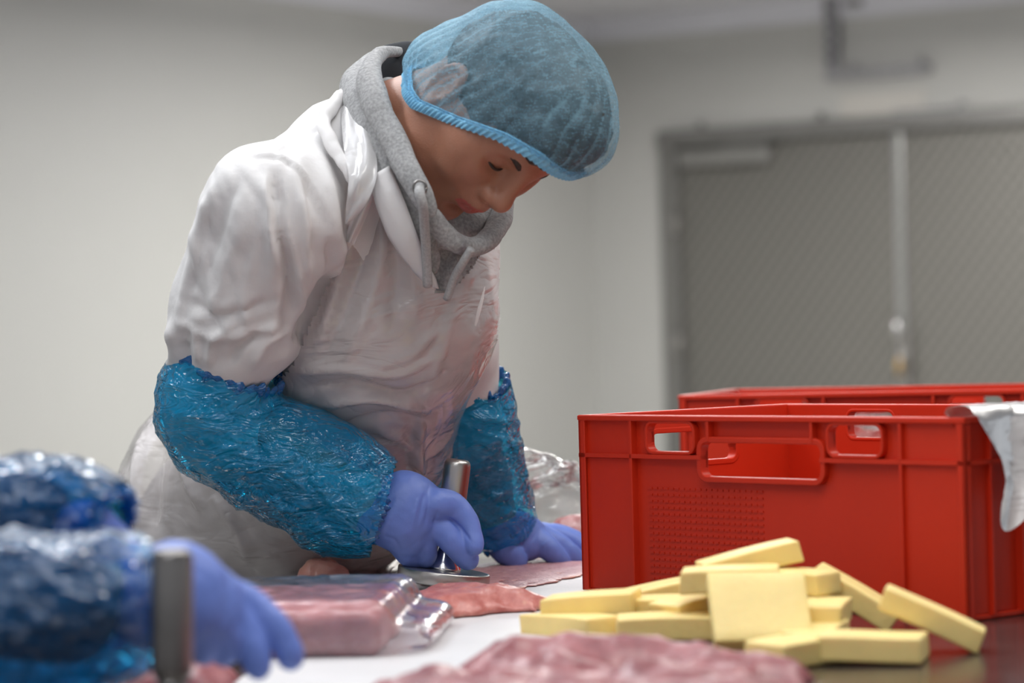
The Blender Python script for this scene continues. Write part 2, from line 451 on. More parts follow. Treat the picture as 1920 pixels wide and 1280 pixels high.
# ================================================================== the room
WR = -math.atan2(.555, .832)                                     # heading of the door wall
K = np.array([0.41, 13.22, 0.0])                                 # corner of the two walls
wdir = np.array([math.cos(WR), math.sin(WR), 0]); ndir = np.array([-math.sin(WR), math.cos(WR), 0])   # ndir leaves the room
CEIL = 2.71
def structure(o): o['kind'] = 'structure'; return o
bm = bmesh.new(); box(bm, (0, 5.5, -.05), (16, 19, .1)); structure(bm_obj('floor', bm, M['floor']))
bm = bmesh.new(); box(bm, (0, 5.5, CEIL + .05), (16, 19, .1)); structure(bm_obj('ceiling', bm, M['ceil']))
bm = bmesh.new(); box(bm, (-4.5, .08, CEIL / 2), (9, .16, CEIL))
wl = structure(bm_obj('wall_left', bm, M['wall'])); wl.location = K; wl.rotation_euler = (0, 0, WR + R_(90))
for v in wl.data.vertices: pass
DS0, DS1, DTOP = .40, 2.82, 2.125                                # door opening along the wall, and its top
bm = bmesh.new()
box(bm, (DS0 / 2 - .1, .08, CEIL / 2), (DS0 + .2, .16, CEIL)); box(bm, ((DS1 + 6) / 2, .08, CEIL / 2), (6 - DS1, .16, CEIL))
box(bm, ((DS0 + DS1) / 2, .08, (DTOP + CEIL) / 2), (DS1 - DS0, .16, CEIL - DTOP))
wr = structure(bm_obj('wall_right', bm, M['wall'])); wr.location = K; wr.rotation_euler = (0, 0, WR)
bm = bmesh.new(); box(bm, (3.0, -.012, CEIL - .05), (6, .024, .1)); box(bm, (.012, -3.0, CEIL - .05), (.024, 6, .1))
tr = structure(bm_obj('trim_1', bm, M['ceil'])); tr.location = K; tr.rotation_euler = (0, 0, WR)

def door_mat():
    m, nt, b = new_mat('quilted_steel_door')
    b.inputs['Metallic'].default_value = .55; b.inputs['Roughness'].default_value = .42
    tc = node(nt, 'ShaderNodeTexCoord')
    outs = []
    for rot in (R_(-38), R_(38)):
        mp = node(nt, 'ShaderNodeMapping'); mp.inputs['Rotation'].default_value = (0, rot, 0); nt.links.new(tc.outputs['Object'], mp.inputs[0])
        w = node(nt, 'ShaderNodeTexWave', Scale=6.5); w.bands_direction = 'X'; nt.links.new(mp.outputs[0], w.inputs['Vector']); outs.append(w)
    ad = node(nt, 'ShaderNodeMath'); ad.operation = 'MULTIPLY_ADD'; ad.inputs[1].default_value = .35
    nt.links.new(outs[1].outputs['Fac'], ad.inputs[0]); nt.links.new(outs[0].outputs['Fac'], ad.inputs[2])
    rp = node(nt, 'ShaderNodeMix', data_type='RGBA'); rp.inputs[6].default_value = (.16, .155, .142, 1); rp.inputs[7].default_value = (.26, .25, .23, 1)
    nt.links.new(ad.outputs[0], rp.inputs[0]); nt.links.new(rp.outputs[2], b.inputs['Base Color'])
    bp = node(nt, 'ShaderNodeBump', Strength=.6, Distance=.006); nt.links.new(ad.outputs[0], bp.inputs['Height']); nt.links.new(bp.outputs[0], b.inputs['Normal'])
    return m
M['door'] = door_mat()
M['frame'] = mat('door_frame_steel', (.25, .245, .235), .38, .6, var=.05)
door = root('door_1', K + wdir * 0, rot=(0, 0, WR)); structure(door)
mid = 1.609
for a, b_ in ((DS0 + .07, mid - .004), (mid + .004, DS1 - .07)):
    bm = bmesh.new(); box(bm, ((a + b_) / 2, .055, (DTOP - .03) / 2), (b_ - a, .045, DTOP - .035))
    bm_obj('door_leaf', bm, M['door'], door, bevel=.003)
for a, b_ in ((DS0 - .02, DS0 + .07), (DS1 - .07, DS1 + .02)):
    bm = bmesh.new(); box(bm, ((a + b_) / 2, .03, DTOP / 2), (b_ - a, .10, DTOP)); bm_obj('door_jamb', bm, M['frame'], door, bevel=.004)
bm = bmesh.new(); box(bm, ((DS0 + DS1) / 2, .02, DTOP - .005), (DS1 - DS0 + .04, .12, .075)); bm_obj('door_head', bm, M['frame'], door, bevel=.004)
bm = bmesh.new(); box(bm, (mid, .018, DTOP / 2), (.045, .03, DTOP - .09)); bm_obj('meeting_strip', bm, mat('bright_strip_steel', (.42, .42, .41), .3, .8), door, bevel=.006)
for s0, sw in ((.50, .47), (2.32, .40)):
    bm = bmesh.new(); box(bm, (s0 + sw / 2, -.012, DTOP - .105), (sw, .075, .075)); cl = bm_obj('door_closer', bm, mat('closer_grey', (.30, .295, .28), .4, .5), door, bevel=.01)
    bm = bmesh.new(); box(bm, (s0 + sw * .75, -.03, DTOP - .052), (sw * .5, .03, .012)); bm_obj('closer_arm', bm, M['frame'], cl, bevel=.002)
for zz in (.3, 1.15, 1.72):
    Vv, Ff = lathe([(.0, -.05), (.011, -.05), (.011, .05), (.0, .05)], 14); bm_obj_ = mk('hinge', Vv + [DS0 + .066, -.025, zz], Ff, M['steel'], door, world=False)
bm = bmesh.new(); box(bm, (mid + .012, -.006, 1.06), (.055, .018, .26)); lk = bm_obj('lock_plate', bm, M['steel'], door, bevel=.005)
tv, tf = tube([(mid + .012, -.01, 1.14), (mid + .012, -.06, 1.145), (mid + .012, -.068, 1.20), (mid + .012, -.055, 1.25)], [.012, .013, .017, .014], 14)
mk('lever_handle', tv, tf, M['chrome'], lk, world=False)
tv, tf = lathe([(.0, 0), (.017, 0), (.017, .04), (.0, .042)], 18)
tv = tv[:, [0, 2, 1]] * [1, -1, 1]; mk('lock_cylinder', tv + [mid + .012, -.015, 1.075], tf, M['chrome'], lk, world=False)
tv, tf = tube([(mid + .012, -.052, 1.078), (mid + .012, -.056, 1.03), (mid + .012, -.054, .985)], [.006, .014, .012], 10); mk('hanging_key', tv, tf, M['brass'], lk, world=False)
for s0 in (.62, 1.25, 1.95, 2.5):                                   # small fixings on the door head
    tv, tf = lathe([(.0, -.02), (.016, -.02), (.02, .0), (.014, .02), (.0, .024)], 16); mk('head_stud', tv + [s0, -.03, DTOP + .045], tf, M['frame'], door, world=False)
bm = bmesh.new(); box(bm, (1.80, -.05, DTOP + .03), (.36, .05, .035)); bm_obj('head_glint_bar', bm, M['chrome'], door, bevel=.008)  # chrome bar added for the bright glint on the door head
# the steel angle bracket above the door
br = root('wall_bracket', K + wdir * 1.29 - ndir * .002 + np.array([0, 0, 2.33]), 'grey slotted steel angle bracket fixed to wall above the door', 'bracket', rot=(0, 0, WR))
M['brk'] = mat('galvanised_steel', (.34, .335, .345), .5, .4, var=.25, vscale=30)
bm = bmesh.new(); box(bm, (.03, -.03, .19), (.06, .055, .38)); bm_obj('upright', bm, M['brk'], br, bevel=.003)
bm = bmesh.new(); box(bm, (.285, -.03, .02), (.45, .055, .04)); bm_obj('arm', bm, M['brk'], br, bevel=.003)
for zz in (.09, .15, .21, .27, .33):
    bm = bmesh.new(); box(bm, (.03, -.0585, zz), (.022, .004, .026)); bm_obj('slot', bm, M['hood_in'], br)  # dark plates drawn in for the shaded slot openings
for xx in (.14, .47):
    tv, tf = lathe([(.0, 0), (.014, 0), (.014, .018), (.007, .02), (.007, .038), (.0, .04)], 8); mk('bolt', tv + [xx, -.03, .038], tf, M['brk'], br, world=False)
hk = root('wall_fixing', K + wdir * 1.43 - ndir * .0 + np.array([0, 0, 2.655]), 'small dark grey fixing on the wall beside the bracket upright', 'fixing', rot=(0, 0, WR))
bm = bmesh.new(); box(bm, (0, -.02, .015), (.085, .04, .03)); bm_obj('plate', bm, M['frame'], hk, bevel=.004)
tv, tf = lathe([(.0, 0), (.008, 0), (.008, .02), (.0, .022)], 12); tv = tv[:, [0, 2, 1]] * [1, -1, 1]; mk('screw', tv + [0, -.04, .015], tf, M['steel'], hk, world=False)
sg = root('blank_plate', K + wdir * 1.55 - ndir * .0 + np.array([0, 0, 2.20]), 'blank off-white plate on the wall between bracket and door', 'plate', rot=(0, 0, WR))
bm = bmesh.new(); box(bm, (0, -.006, .0), (.42, .012, .13)); bm_obj('panel', bm, mat('plate_white', (.56, .54, .50), .4), sg, bevel=.003)

# ================================================================== work table and board
E0 = np.array([-.2246, 3.74, 0]); TU = np.array([.6, .8, 0]); TN = np.array([.8, -.6, 0])   # edge point, along, inwards
t_rot = math.atan2(.8, .6)
tab = root('work_table', E0 + TU * .1 + TN * .9, 'long stainless steel worktable holding crates, cheese and meat', 'table', rot=(0, 0, t_rot))
TL, TWd = 3.5, 1.8
bm = bmesh.new(); box(bm, (0, 0, TZ - .015), (TL, TWd, .03)); bm_obj('table_top', bm, M['table'], tab, bevel=.004)
for sy in (-1, 1):
    bm = bmesh.new(); box(bm, (0, sy * (TWd / 2 - .02), TZ - .055), (TL - .02, .03, .05)); bm_obj('apron_rail', bm, M['steel_dark'], tab, bevel=.003)
for sx in (-1, 0, 1):
    for sy in (-1, 1):
        bm = bmesh.new(); box(bm, (sx * (TL / 2 - .08), sy * (TWd / 2 - .06), (TZ - .03) / 2 + .02), (.045, .045, TZ - .07)); lg = bm_obj('leg', bm, M['steel'], tab, bevel=.006)
        tv, tf = lathe([(.0, 0), (.028, 0), (.028, .01), (.014, .022), (.014, .045), (.0, .045)], 14); mk('foot', tv + [sx * (TL / 2 - .08), sy * (TWd / 2 - .06), 0], tf, M['steel_dark'], lg, world=False)
bm = bmesh.new(); box(bm, (0, 0, .25), (TL - .2, TWd - .2, .02)); bm_obj('lower_shelf', bm, M['steel_dark'], tab, bevel=.003)
bv = [(-.158, 3.652), (.118, 3.622), (-.003, 2.25), (-.30, 2.27)]
bm = bmesh.new(); vb = [bm.verts.new((x, y, TZ)) for x, y in bv]; vt = [bm.verts.new((x, y, TZ + .004)) for x, y in bv]
bm.faces.new(vt[::-1]); bm.faces.new(vb)
for i in range(4): bm.faces.new((vb[i], vt[i], vt[(i + 1) % 4], vb[(i + 1) % 4]))
bmesh.ops.recalc_face_normals(bm, faces=bm.faces)
bd = tag(bm_obj('cutting_board', bm, M['board'], bevel=.001), 'long white plastic cutting board lying under the meat', 'cutting board')
BZ = .004

# ================================================================== crates
def rounded(bm, x0, x1, z0, z1, r, y0, y1, n=5):
    pts = []
    for cx, cz, a0 in ((x1 - r, z1 - r, 0), (x0 + r, z1 - r, 90), (x0 + r, z0 + r, 180), (x1 - r, z0 + r, 270)):
        for i in range(n + 1):
            a = R_(a0 + 90 * i / n); pts.append((cx + r * math.cos(a), cz + r * math.sin(a)))
    return pts
def prism(bm, pts, y0, y1, tf):
    a = [bm.verts.new(tf(x, y0, z)) for x, z in pts]; b = [bm.verts.new(tf(x, y1, z)) for x, z in pts]
    bm.faces.new(a); bm.faces.new(b[::-1]); n = len(pts)
    for i in range(n): bm.faces.new((a[i], b[i], b[(i + 1) % n], a[(i + 1) % n]))
def ring(bm, outer, inner, y0, y1, tf):
    n = len(outer)
    L = [[bm.verts.new(tf(x, y, z)) for x, z in p] for p, y in ((outer, y0), (inner, y0), (inner, y1), (outer, y1))]
    for q in range(4):
        for i in range(n):
            k = (i + 1) % n; bm.faces.new((L[q][i], L[q][k], L[(q + 1) % 4][k], L[(q + 1) % 4][i]))
def make_crate(name, loc, rz, L, W, H, label):
    r = root(name, loc, label, 'crate', None, (0, 0, rz))        # local x along the long side, front face at y=0, inside y>0
    tk = .004; ins = .010; lipz = H - .052
    sides = [(L, lambda x, y, z: (x, y, z)), (L, lambda x, y, z: (L - x, W - y, z)), (W, lambda x, y, z: (y, W - x, z)), (W, lambda x, y, z: (L - y, x, z))]
    bm = bmesh.new()
    for S, tf in sides:
        holes = [(.197, .323, .805, .955), (.677, .803, .805, .955), (.345, .655, .675, .855)] if S == L else [(.30, .70, .70, .87)]
        loops = [[(ins, .003), (S - ins, .003), (S - ins, H - .002), (ins, H - .002)]] + [rounded(None, a * S, b * S, c * H, d * H, .009, 0, 0) for a, b, c, d in holes]
        v2, e2 = [], []
        for lp in loops:
            k = len(v2); v2 += lp; e2 += [(k + i, k + (i + 1) % len(lp)) for i in range(len(lp))]
        vo, eo, fo, *_ = delaunay_2d_cdt([Vector(p) for p in v2], e2, [], 0, 1e-6)
        ok = []
        for f in fo:
            c = sum((vo[i] for i in f), Vector((0, 0))) / len(f)
            if not any(inpoly(np.array([c.x]), np.array([c.y]), lp)[0] for lp in loops[1:]): ok.append(f)
        A = [bm.verts.new(tf(v.x, ins, v.y)) for v in vo]; B = [bm.verts.new(tf(v.x, ins + tk, v.y)) for v in vo]
        cnt = {}
        for f in ok:
            bm.faces.new([A[i] for i in f]); bm.faces.new([B[i] for i in reversed(f)])
            for i in range(len(f)):
                e = (f[i], f[(i + 1) % len(f)]); cnt[e] = 1
        for (i, j) in cnt:
            if (j, i) not in cnt: bm.faces.new((A[j], A[i], B[i], B[j]))
    box(bm, (L / 2, W / 2, .004), (L - 2 * ins, W - 2 * ins, .006))
    bmesh.ops.recalc_face_normals(bm, faces=bm.faces)
    bm_obj('crate_body', bm, M['red'], r)
    # top rim and the band below the grips, each a closed frame
    def frame(nm, z0, z1, out, inn):
        b = bmesh.new()
        o_ = [(-out, -out), (L + out, -out), (L + out, W + out), (-out, W + out)]; i_ = [(inn, inn), (L - inn, inn), (L - inn, W - inn), (inn, W - inn)]
        ring(b, o_, i_, z0, z1, lambda x, z, y: (x, y, z)); bmesh.ops.recalc_face_normals(b, faces=b.faces)
        return bm_obj(nm, b, M['red'], r, bevel=.0012, seg=1)
    frame('rim', H - .007, H, .001, ins + tk - .001)
    frame('foot_rim', .0, .006, -.004, ins + .002)
    for S, tf in sides:
        segs = [(0, .345), (.655, 1)] if S == L else [(0, .30), (.70, 1)]
        for a, b in segs:
            b2 = bmesh.new(); prism(b2, [(a * S, lipz), (b * S, lipz), (b * S, lipz + .005), (a * S, lipz + .005)], 0, ins + .001, tf)
            bmesh.ops.recalc_face_normals(b2, faces=b2.faces); bm_obj('band', b2, M['red'], r)
        ups = [.0, .15, .365, .635, .85, 1] if S == L else [.0, .12, .26, .74, .88, 1]
        for i, u in enumerate(ups):
            x0 = min(max(u * S - .0022, 0), S - .0045)
            zlo = lipz if (S == L and i in (2, 3)) else .004
            if S == L and i in (2, 3): zlo = .86 * H
            dp = 0 if i in (0, len(ups) - 1) else .0
            b2 = bmesh.new(); prism(b2, [(x0, zlo), (x0 + .0045, zlo), (x0 + .0045, H - .004), (x0, H - .004)], dp, ins + .001, tf)
            bmesh.ops.recalc_face_normals(b2, faces=b2.faces); bm_obj('rib', b2, M['red'], r, bevel=.0007, seg=1)
        for a, b in ((.0, .15), (.85, 1)) if S == L else ((.0, .12), (.88, 1)):
            b2 = bmesh.new(); prism(b2, [(a * S + .006, .006), (b * S - .006, .006), (b * S - .03, lipz), (a * S + .03, lipz)] if 0 else [(a * S + .001, .006), (b * S - .001, .006), (b * S - .001, lipz - .0), (a * S + .001, lipz - .0)], .005, ins + .001, tf)
            bmesh.ops.recalc_face_normals(b2, faces=b2.faces); bm_obj('corner_panel', b2, M['red'], r, bevel=.001, seg=1)
        for a, b in ((.0, .15), (.85, 1)) if S == L else ((.0, .12), (.88, 1)):
            b2 = bmesh.new(); prism(b2, [(a * S + .001, lipz + .005), (b * S - .001, lipz + .005), (b * S - .001, H - .006), (a * S + .001, H - .006)], .006, ins + .001, tf)
            bmesh.ops.recalc_face_normals(b2, faces=b2.faces); bm_obj('corner_panel', b2, M['red'], r)
        hs = [(.197, .323, .805, .955, .004), (.677, .803, .805, .955, .004), (.345, .655, .675, .855, .007)] if S == L else [(.30, .70, .70, .87, .007)]
        for a, b, c, d, w in hs:
            b2 = bmesh.new(); o_ = rounded(b2, a * S - w, b * S + w, c * H - w, min(d * H + w, H - .004), .009 + w, 0, 0); i_ = rounded(b2, a * S, b * S, c * H, d * H, .009, 0, 0)
            ring(b2, o_, i_, .001, ins + tk + .001, tf); bmesh.ops.recalc_face_normals(b2, faces=b2.faces); bm_obj('grip_frame', b2, M['red'], r, bevel=.0012, seg=2, smooth=False)
    b2 = bmesh.new()
    for i in range(21):
        for j in range(16):
            x = L * (.19 + .30 * i / 20); z = H * (.07 + .53 * j / 15)
            box(b2, (x, ins, z), (.0066, .0026, .0026))
    tag(bm_obj('dimple_grid', b2, M['red'], r), kind='stuff')
    return r
ca, cb = T(1092, 1112), T(1817, 1168)
crz = math.atan2(cb[1] - ca[1], cb[0] - ca[0])
cdir = np.array([math.cos(crz), math.sin(crz), 0]); cin = np.array([-math.sin(crz), math.cos(crz), 0])
make_crate('plastic_crate', (ca[0], ca[1], TZ + .0005), crz, float(np.linalg.norm(cb - ca)), .38, .22, 'red plastic crate with oblong grip holes standing behind the cheese')
c2 = np.array([.2546, 4.24, TZ]); rz2 = math.atan2(-.31, .95)
make_crate('plastic_crate', (c2[0], c2[1], TZ + .0005), rz2, .62, .36, .22, 'farther red plastic crate behind, only its rim showing in front of the door')

# liner film over the right wall of the front crate
def grid_mesh(fn, nu, nv):
    u, v = np.meshgrid(np.linspace(0, 1, nu), np.linspace(0, 1, nv), indexing='ij'); V = fn(u.ravel(), v.ravel())
    i = np.arange(nu * nv).reshape(nu, nv); Q = np.stack([i[:-1, :-1], i[1:, :-1], i[1:, 1:], i[:-1, 1:]], -1).reshape(-1, 4); return V, Q
LC = float(np.linalg.norm(cb - ca))
def liner(u, v):
    s = .006 + .30 * u + .012 * np.sin(v * 9)                       # along the right side, from the near corner
    drop = .07 + .04 * np.sin(u * 7 + .6) + .02 * np.sin(u * 23)
    w = v * 2 - 1                                                  # -1 inside bottom .. 0 on the rim .. 1 outside bottom
    out = np.where(w > 0, .018 + .012 * np.sin(u * 26 + w * 3) * w + .02 * w, -.026 - .006 * np.sin(u * 30 + w * 4) + .0 * w)
    tr = np.clip(w / .16, -1, 1); out = np.where(np.abs(w) < .16, -.004 + .022 * tr, out)
    z = .224 + .010 * np.sqrt(np.clip(1 - tr ** 2, 0, 1)) - np.maximum(np.abs(w) - .16, 0) * np.where(w > 0, drop, .10) * 1.2
    base = np.array([cb[0], cb[1], TZ])
    return base + (cin[None] * s[:, None]) + cdir[None] * out[:, None] + np.array([0, 0, 1.0])[None] * z[:, None]
V, Q = grid_mesh(liner, 90, 70); N = normals(V, Q); V = V + N * (.004 * crumple(V, 28, 3))[:, None]
tag(mk('crate_liner', V, Q, M['liner']), 'white film liner hanging over the right end of the front crate', 'liner')

def blob_film(name, prims, h, amp, f, m, seed, label, cat, k=.02, zmin=None, group=None, extra=None):
    lo = np.min([p[1] for p in prims], 0) - .02; hi = np.max([p[2] for p in prims], 0) + .02
    Fd = Field(lo, hi, h)
    for p in prims: Fd.add(p, k)
    V, Q = Fd.mesh(); N = normals(V, Q)
    V = V + N * (amp * crumple(V, f, seed) + amp * .6 * fbm(V, f * .4, 2, seed))[:, None]
    if zmin is not None: V[:, 2] = np.maximum(V[:, 2], zmin)
    o = mk(name, V, Q, m); tag(o, label, cat, group)
    return o, V, Q
fi = (ca + cb) / 2 + cin * .2
blob_film('plastic_bag', [ell(fi + cdir * .02 + [0, 0, .055], (.16, .10, .045)), rc(fi + cdir * .0 - cin * .05 + [0, 0, .10], fi + cdir * .12 - cin * .07 + [0, 0, .115], .022, .035), ell(fi + cdir * .10 + cin * .1 + [0, 0, .13], (.06, .05, .055))],
          .006, .016, 22, M['clear'], 5, 'crumpled clear plastic bag lying inside the front crate', 'bag', zmin=TZ + .012)
pb = P(1582, 752, 4.36)
blob_film('plastic_bag', [rc(pb + [-.03, 0, -.005], pb + [.035, .01, -.012], .018, .010), ell(pb + [0, .05, -.10], (.13, .07, .09))], .005, .012, 26, M['clear'], 8,
          'clear plastic bag poking above the rim of the farther crate', 'bag', zmin=TZ + .012)

# ================================================================== cheese
def cheese_mesh(L, W, H, seed):
    bm = bmesh.new(); box(bm, (0, 0, 0), (L, W, H))
    bmesh.ops.subdivide_edges(bm, edges=list(bm.edges), cuts=5, use_grid_fill=True)
    rg = random.Random(seed); e = [rg.uniform(-.0012, .0012) for _ in range(6)]
    for v in bm.verts:
        x, y, z = v.co.x / L, v.co.y / W, v.co.z / H
        v.co.x += e[0] * z * 2 + e[1] * y; v.co.y += e[2] * x * 2 + e[3] * z; v.co.z += e[4] * x * 2 + e[5] * y * 2 + .0014 * math.sin(3 * x + seed)
    sharp = [d for d in bm.edges if len(d.link_faces) == 2 and d.calc_face_angle(0) > .8]
    bmesh.ops.bevel(bm, geom=sharp, offset=.0018, segments=2, affect='EDGES', profile=.5)
    me = bpy.data.meshes.new('cheese_piece'); bm.to_mesh(me); bm.free(); me.materials.append(M['cheese'])
    me.polygons.foreach_set('use_smooth', np.ones(len(me.polygons), bool)); return me
stick = [cheese_mesh(.105, .05, .023, 1), cheese_mesh(.100, .052, .024, 2)]; slab = cheese_mesh(.098, .082, .024, 3)
CH = [  # mesh, pixel x, y, depth, yaw, tilt along, tilt across, label
    (0, 1070, 1173, 2.90, -49, 0, 0, 'cheese stick lying lowest at the left end of the pile, corner towards us'),
    (1, 1108, 1134, 2.93, -14, 4, 0, 'cheese stick lying across the lowest left stick of the pile'),
    (0, 1252, 1112, 3.02, 16, 7, 0, 'cheese stick behind the left part of the pile, against the red crate'),
    (1, 1238, 1141, 2.93, -24, 2, 0, 'short-looking cheese stick between the left stick and the middle of the pile'),
    (0, 1315, 1134, 2.90, 38, 6, 0, 'cheese stick angled away just left of the large leaning slab'),
    (1, 1246, 1175, 2.84, 0, 0, 0, 'cheese stick lying flat behind the blurred raw meat'),
    (0, 1405, 1052, 2.90, 8, 11, 0, 'topmost cheese stick, tilted up on the peak of the pile'),
    (1, 1368, 1086, 2.84, -6, 1, 0, 'cheese stick lying level just under the tilted topmost one'),
    (0, 1472, 1088, 2.88, -36, -3, 0, 'cheese stick under the topmost one, pointing right and towards us'),
    (2, 1424, 1157, 2.73, 3, 0, 52, 'large cheese slab leaning upright with its broad face to the front'),
    (1, 1540, 1149, 2.80, 78, 0, 0, 'cheese stick seen end on, right of the large leaning slab'),
    (0, 1530, 1199, 2.74, 72, 0, 0, 'shaded cheese stick end under the end-on stick'),
    (1, 1602, 1137, 2.90, -12, -31, 0, 'long cheese stick sliding down the right flank of the pile'),
    (2, 1638, 1219, 2.63, -14, 0, 0, 'cheese slab lying flat on the dark steel at the front right'),
    (0, 1748, 1167, 2.69, -10, -26, 0, 'cheese stick tipped down at the far right, away from the pile'),
    (1, 1500, 1232, 2.62, 42, 0, 0, 'small visible end of a cheese stick low before the large slab'),
    (0, 1345, 1178, 2.92, 10, 0, 0, 'cheese stick mostly buried at the foot of the pile'),
]
proto = None
for mi, px, py, d, yw, tl, tc_, lab in CH:
    if proto is None:
        o = proto = bpy.data.objects.new('cheese_stick', stick[0])
    else:
        o = proto.copy(); o.data = (stick + [slab])[mi]
    o.name = 'cheese_slab' if mi == 2 else 'cheese_stick'
    C.objects.link(o); p = P(px, py, d)
    Rm = Matrix.Rotation(R_(yw), 3, 'Z') @ Matrix.Rotation(R_(-tl), 3, 'Y') @ Matrix.Rotation(R_(tc_), 3, 'X')
    o.rotation_euler = Rm.to_euler(); o.location = p
    zmin = min((Rm @ v.co).z for v in o.data.vertices)
    if p[2] + zmin < TZ + .0005: o.location.z = TZ + .0005 - zmin
    tag(o, lab, 'cheese', 'pale yellow cheese pieces in the pile')

# ================================================================== meat
def meat(name, poly, z0, thick, m, label, seed, res=.005, rough=.35, fatw=.010, f=18, dome=.03, cat='meat'):
    pw = np.array([T(x, y, z0)[:2] for x, y in poly]); pw = smooth_pts(np.vstack([pw, pw[:1]]), 6)[:-1]
    lo, hi = pw.min(0) - .02, pw.max(0) + .02; zz = TZ + z0
    Fd = Field((*lo, zz - .012), (*hi, zz + thick * 1.9 + .012), res)
    def bd(x, y):
        d = np.full(x.shape, 9.0); n = len(pw)
        for i in range(n):
            a, b = pw[i], pw[(i + 1) % n]; e = b - a
            t = np.clip(((x - a[0]) * e[0] + (y - a[1]) * e[1]) / (e @ e + 1e-12), 0, 1)
            d = np.minimum(d, np.hypot(x - a[0] - t * e[0], y - a[1] - t * e[1]))
        ins = inpoly(x.ravel(), y.ravel(), [tuple(q) for q in pw]).reshape(x.shape)
        return np.where(ins, d, -d)
    xs = lo[0] + res * np.arange(Fd.n[0]); ys = lo[1] + res * np.arange(Fd.n[1]); zs = zz - .012 + res * np.arange(Fd.n[2])
    X, Y = np.meshgrid(xs, ys, indexing='ij'); B = bd(X, Y)
    q = np.stack([X, Y, np.full_like(X, seed * 3.1)], -1)
    B = B + .012 * fbm(q, f * 1.3, 3, seed + 4) * (thick > .004)
    H = thick * (1 - np.exp(-np.maximum(B, 0) / dome)) * (1 + rough * fbm(q, f, 3, seed)) + .0022 * fbm(q, f * 5, 2, seed + 7)
    Z = zs[None, None, :] - zz
    D = np.maximum(np.maximum(Z - H[..., None], -Z), -B[..., None])
    Fd.F = D.astype(F32); V, Q = Fd.mesh(); V = relax(V, Q, 2, .5)
    V[:, 2] = np.maximum(V[:, 2], zz + .0003)
    o = mk(name, V, Q, m)
    fv = np.clip(1 - bd(V[:, 0], V[:, 1]) / fatw, 0, 1) * np.clip(.6 + .8 * noise(V, 30, seed), 0, 1) if fatw else np.zeros(len(V))
    attr(o, 'fat', fv); tag(o, label, cat); return o
meat('flattened_cutlet', [(772, 1096), (800, 1080), (880, 1062), (960, 1050), (1040, 1046), (1130, 1048), (1190, 1056), (1170, 1068), (1096, 1081), (1040, 1094), (965, 1107), (900, 1110), (830, 1106)], BZ, .0035, M['meat_flat'],
     'wide thin beaten pork cutlet under the steel tenderizer and the flat hand', 3, .0045, .2, .012, 22, .006)
meat('pork_cutlet', [(752, 1132), (800, 1122), (880, 1118), (960, 1122), (1006, 1132), (1030, 1136), (1016, 1149), (960, 1150), (900, 1156), (830, 1163), (765, 1166)], BZ, .022, M['meat'],
     'thick pink pork cutlet between the bagged meat and the cheese', 8, .004, .25, .006, 20, .012)
meat('raw_meat', [(668, 1310), (760, 1282), (850, 1276), (930, 1258), (1010, 1254), (1120, 1250), (1300, 1250), (1420, 1256), (1500, 1276), (1545, 1310), (1500, 1400), (1250, 1440), (950, 1440), (720, 1400)], BZ, .026, M['meat_dark'],
     'heap of raw dark pink meat, blurred, nearest to us in front of the cheese', 12, .006, .75, .0, 15, .02)
meat('raw_meat', [(180, 1268), (240, 1252), (330, 1250), (400, 1256), (450, 1272), (455, 1300), (400, 1322), (300, 1326), (190, 1310)], 0, .030, M['meat_dark'],
     'dark raw meat under the hand at the lower left', 17, .006, .4, .0, 16, .02)
bp_ = T(608, 1096); tipf = Field(bp_ + [-.06, -.06, -.01], bp_ + [.06, .06, .06], .0035)
tipf.add(ell(bp_ + [0, 0, .008], (.034, .03, .026)), .01); tipf.add(ell(bp_ + [-.014, 0, .014], (.016, .018, .018)), .01)
V, Q = tipf.mesh(); V = V + normals(V, Q) * (.003 * fbm(V, 50, 3, 2))[:, None]; V[:, 2] = np.maximum(V[:, 2], TZ + .0004)
o = mk('meat_scrap', V, Q, M['meat']); attr(o, 'fat', np.clip(.5 + .6 * noise(V, 40, 5), 0, 1)); tag(o, 'small rounded lump of meat behind the bagged meat', 'meat')

# meat packed in a clear bag
pc = np.array([-.236, 2.905, TZ]); prz = R_(-4)
PR = np.array([[math.cos(prz), -math.sin(prz), 0], [math.sin(prz), math.cos(prz), 0], [0, 0, 1]])
pk = root('bagged_meat', pc, 'block of pink pork sealed in a clear plastic bag, left of the cutlets', 'meat')
Fm = Field(pc + [-.16, -.2, -.01], pc + [.18, .2, .09], .005)
for i, (yy, hh) in enumerate(((-.11, .05), (-.045, .053), (.03, .052), (.10, .05))):
    Fm.add(rbox(pc + PR @ [.004 * (-1) ** i, yy, hh / 2 + .001], (.104, .045, hh / 2 - .001), .014, PR), .012)
V, Q = Fm.mesh(); V = V + normals(V, Q) * (.0035 * fbm(V, 26, 3, 6))[:, None]; V[:, 2] = np.maximum(V[:, 2], TZ + .002)
o = mk('meat_block', V, Q, M['meat_pack'], pk); attr(o, 'fat', np.clip(noise(V, 20, 3) * 1.2 - .3, 0, 1))
Fm = Field(pc + [-.2, -.22, -.01], pc + [.22, .22, .09], .0045)
Fm.add(rbox(pc + [0, 0, .029], (.111, .158, .029), .016, PR), .01)
Fm.add(rbox(pc + PR @ [.120, 0, .020], (.024, .142, .007), .005, PR), .03)
Fm.add(rbox(pc + PR @ [.136, .01, .016], (.016, .12, .005), .004, PR), .02)
V, Q = Fm.mesh(); V = V + normals(V, Q) * (.0042 * crumple(V, 18, 4) + .002)[:, None]; V[:, 2] = np.maximum(V[:, 2], TZ + .001)
mk('clear_bag', V, Q, M['packfilm'], pk)

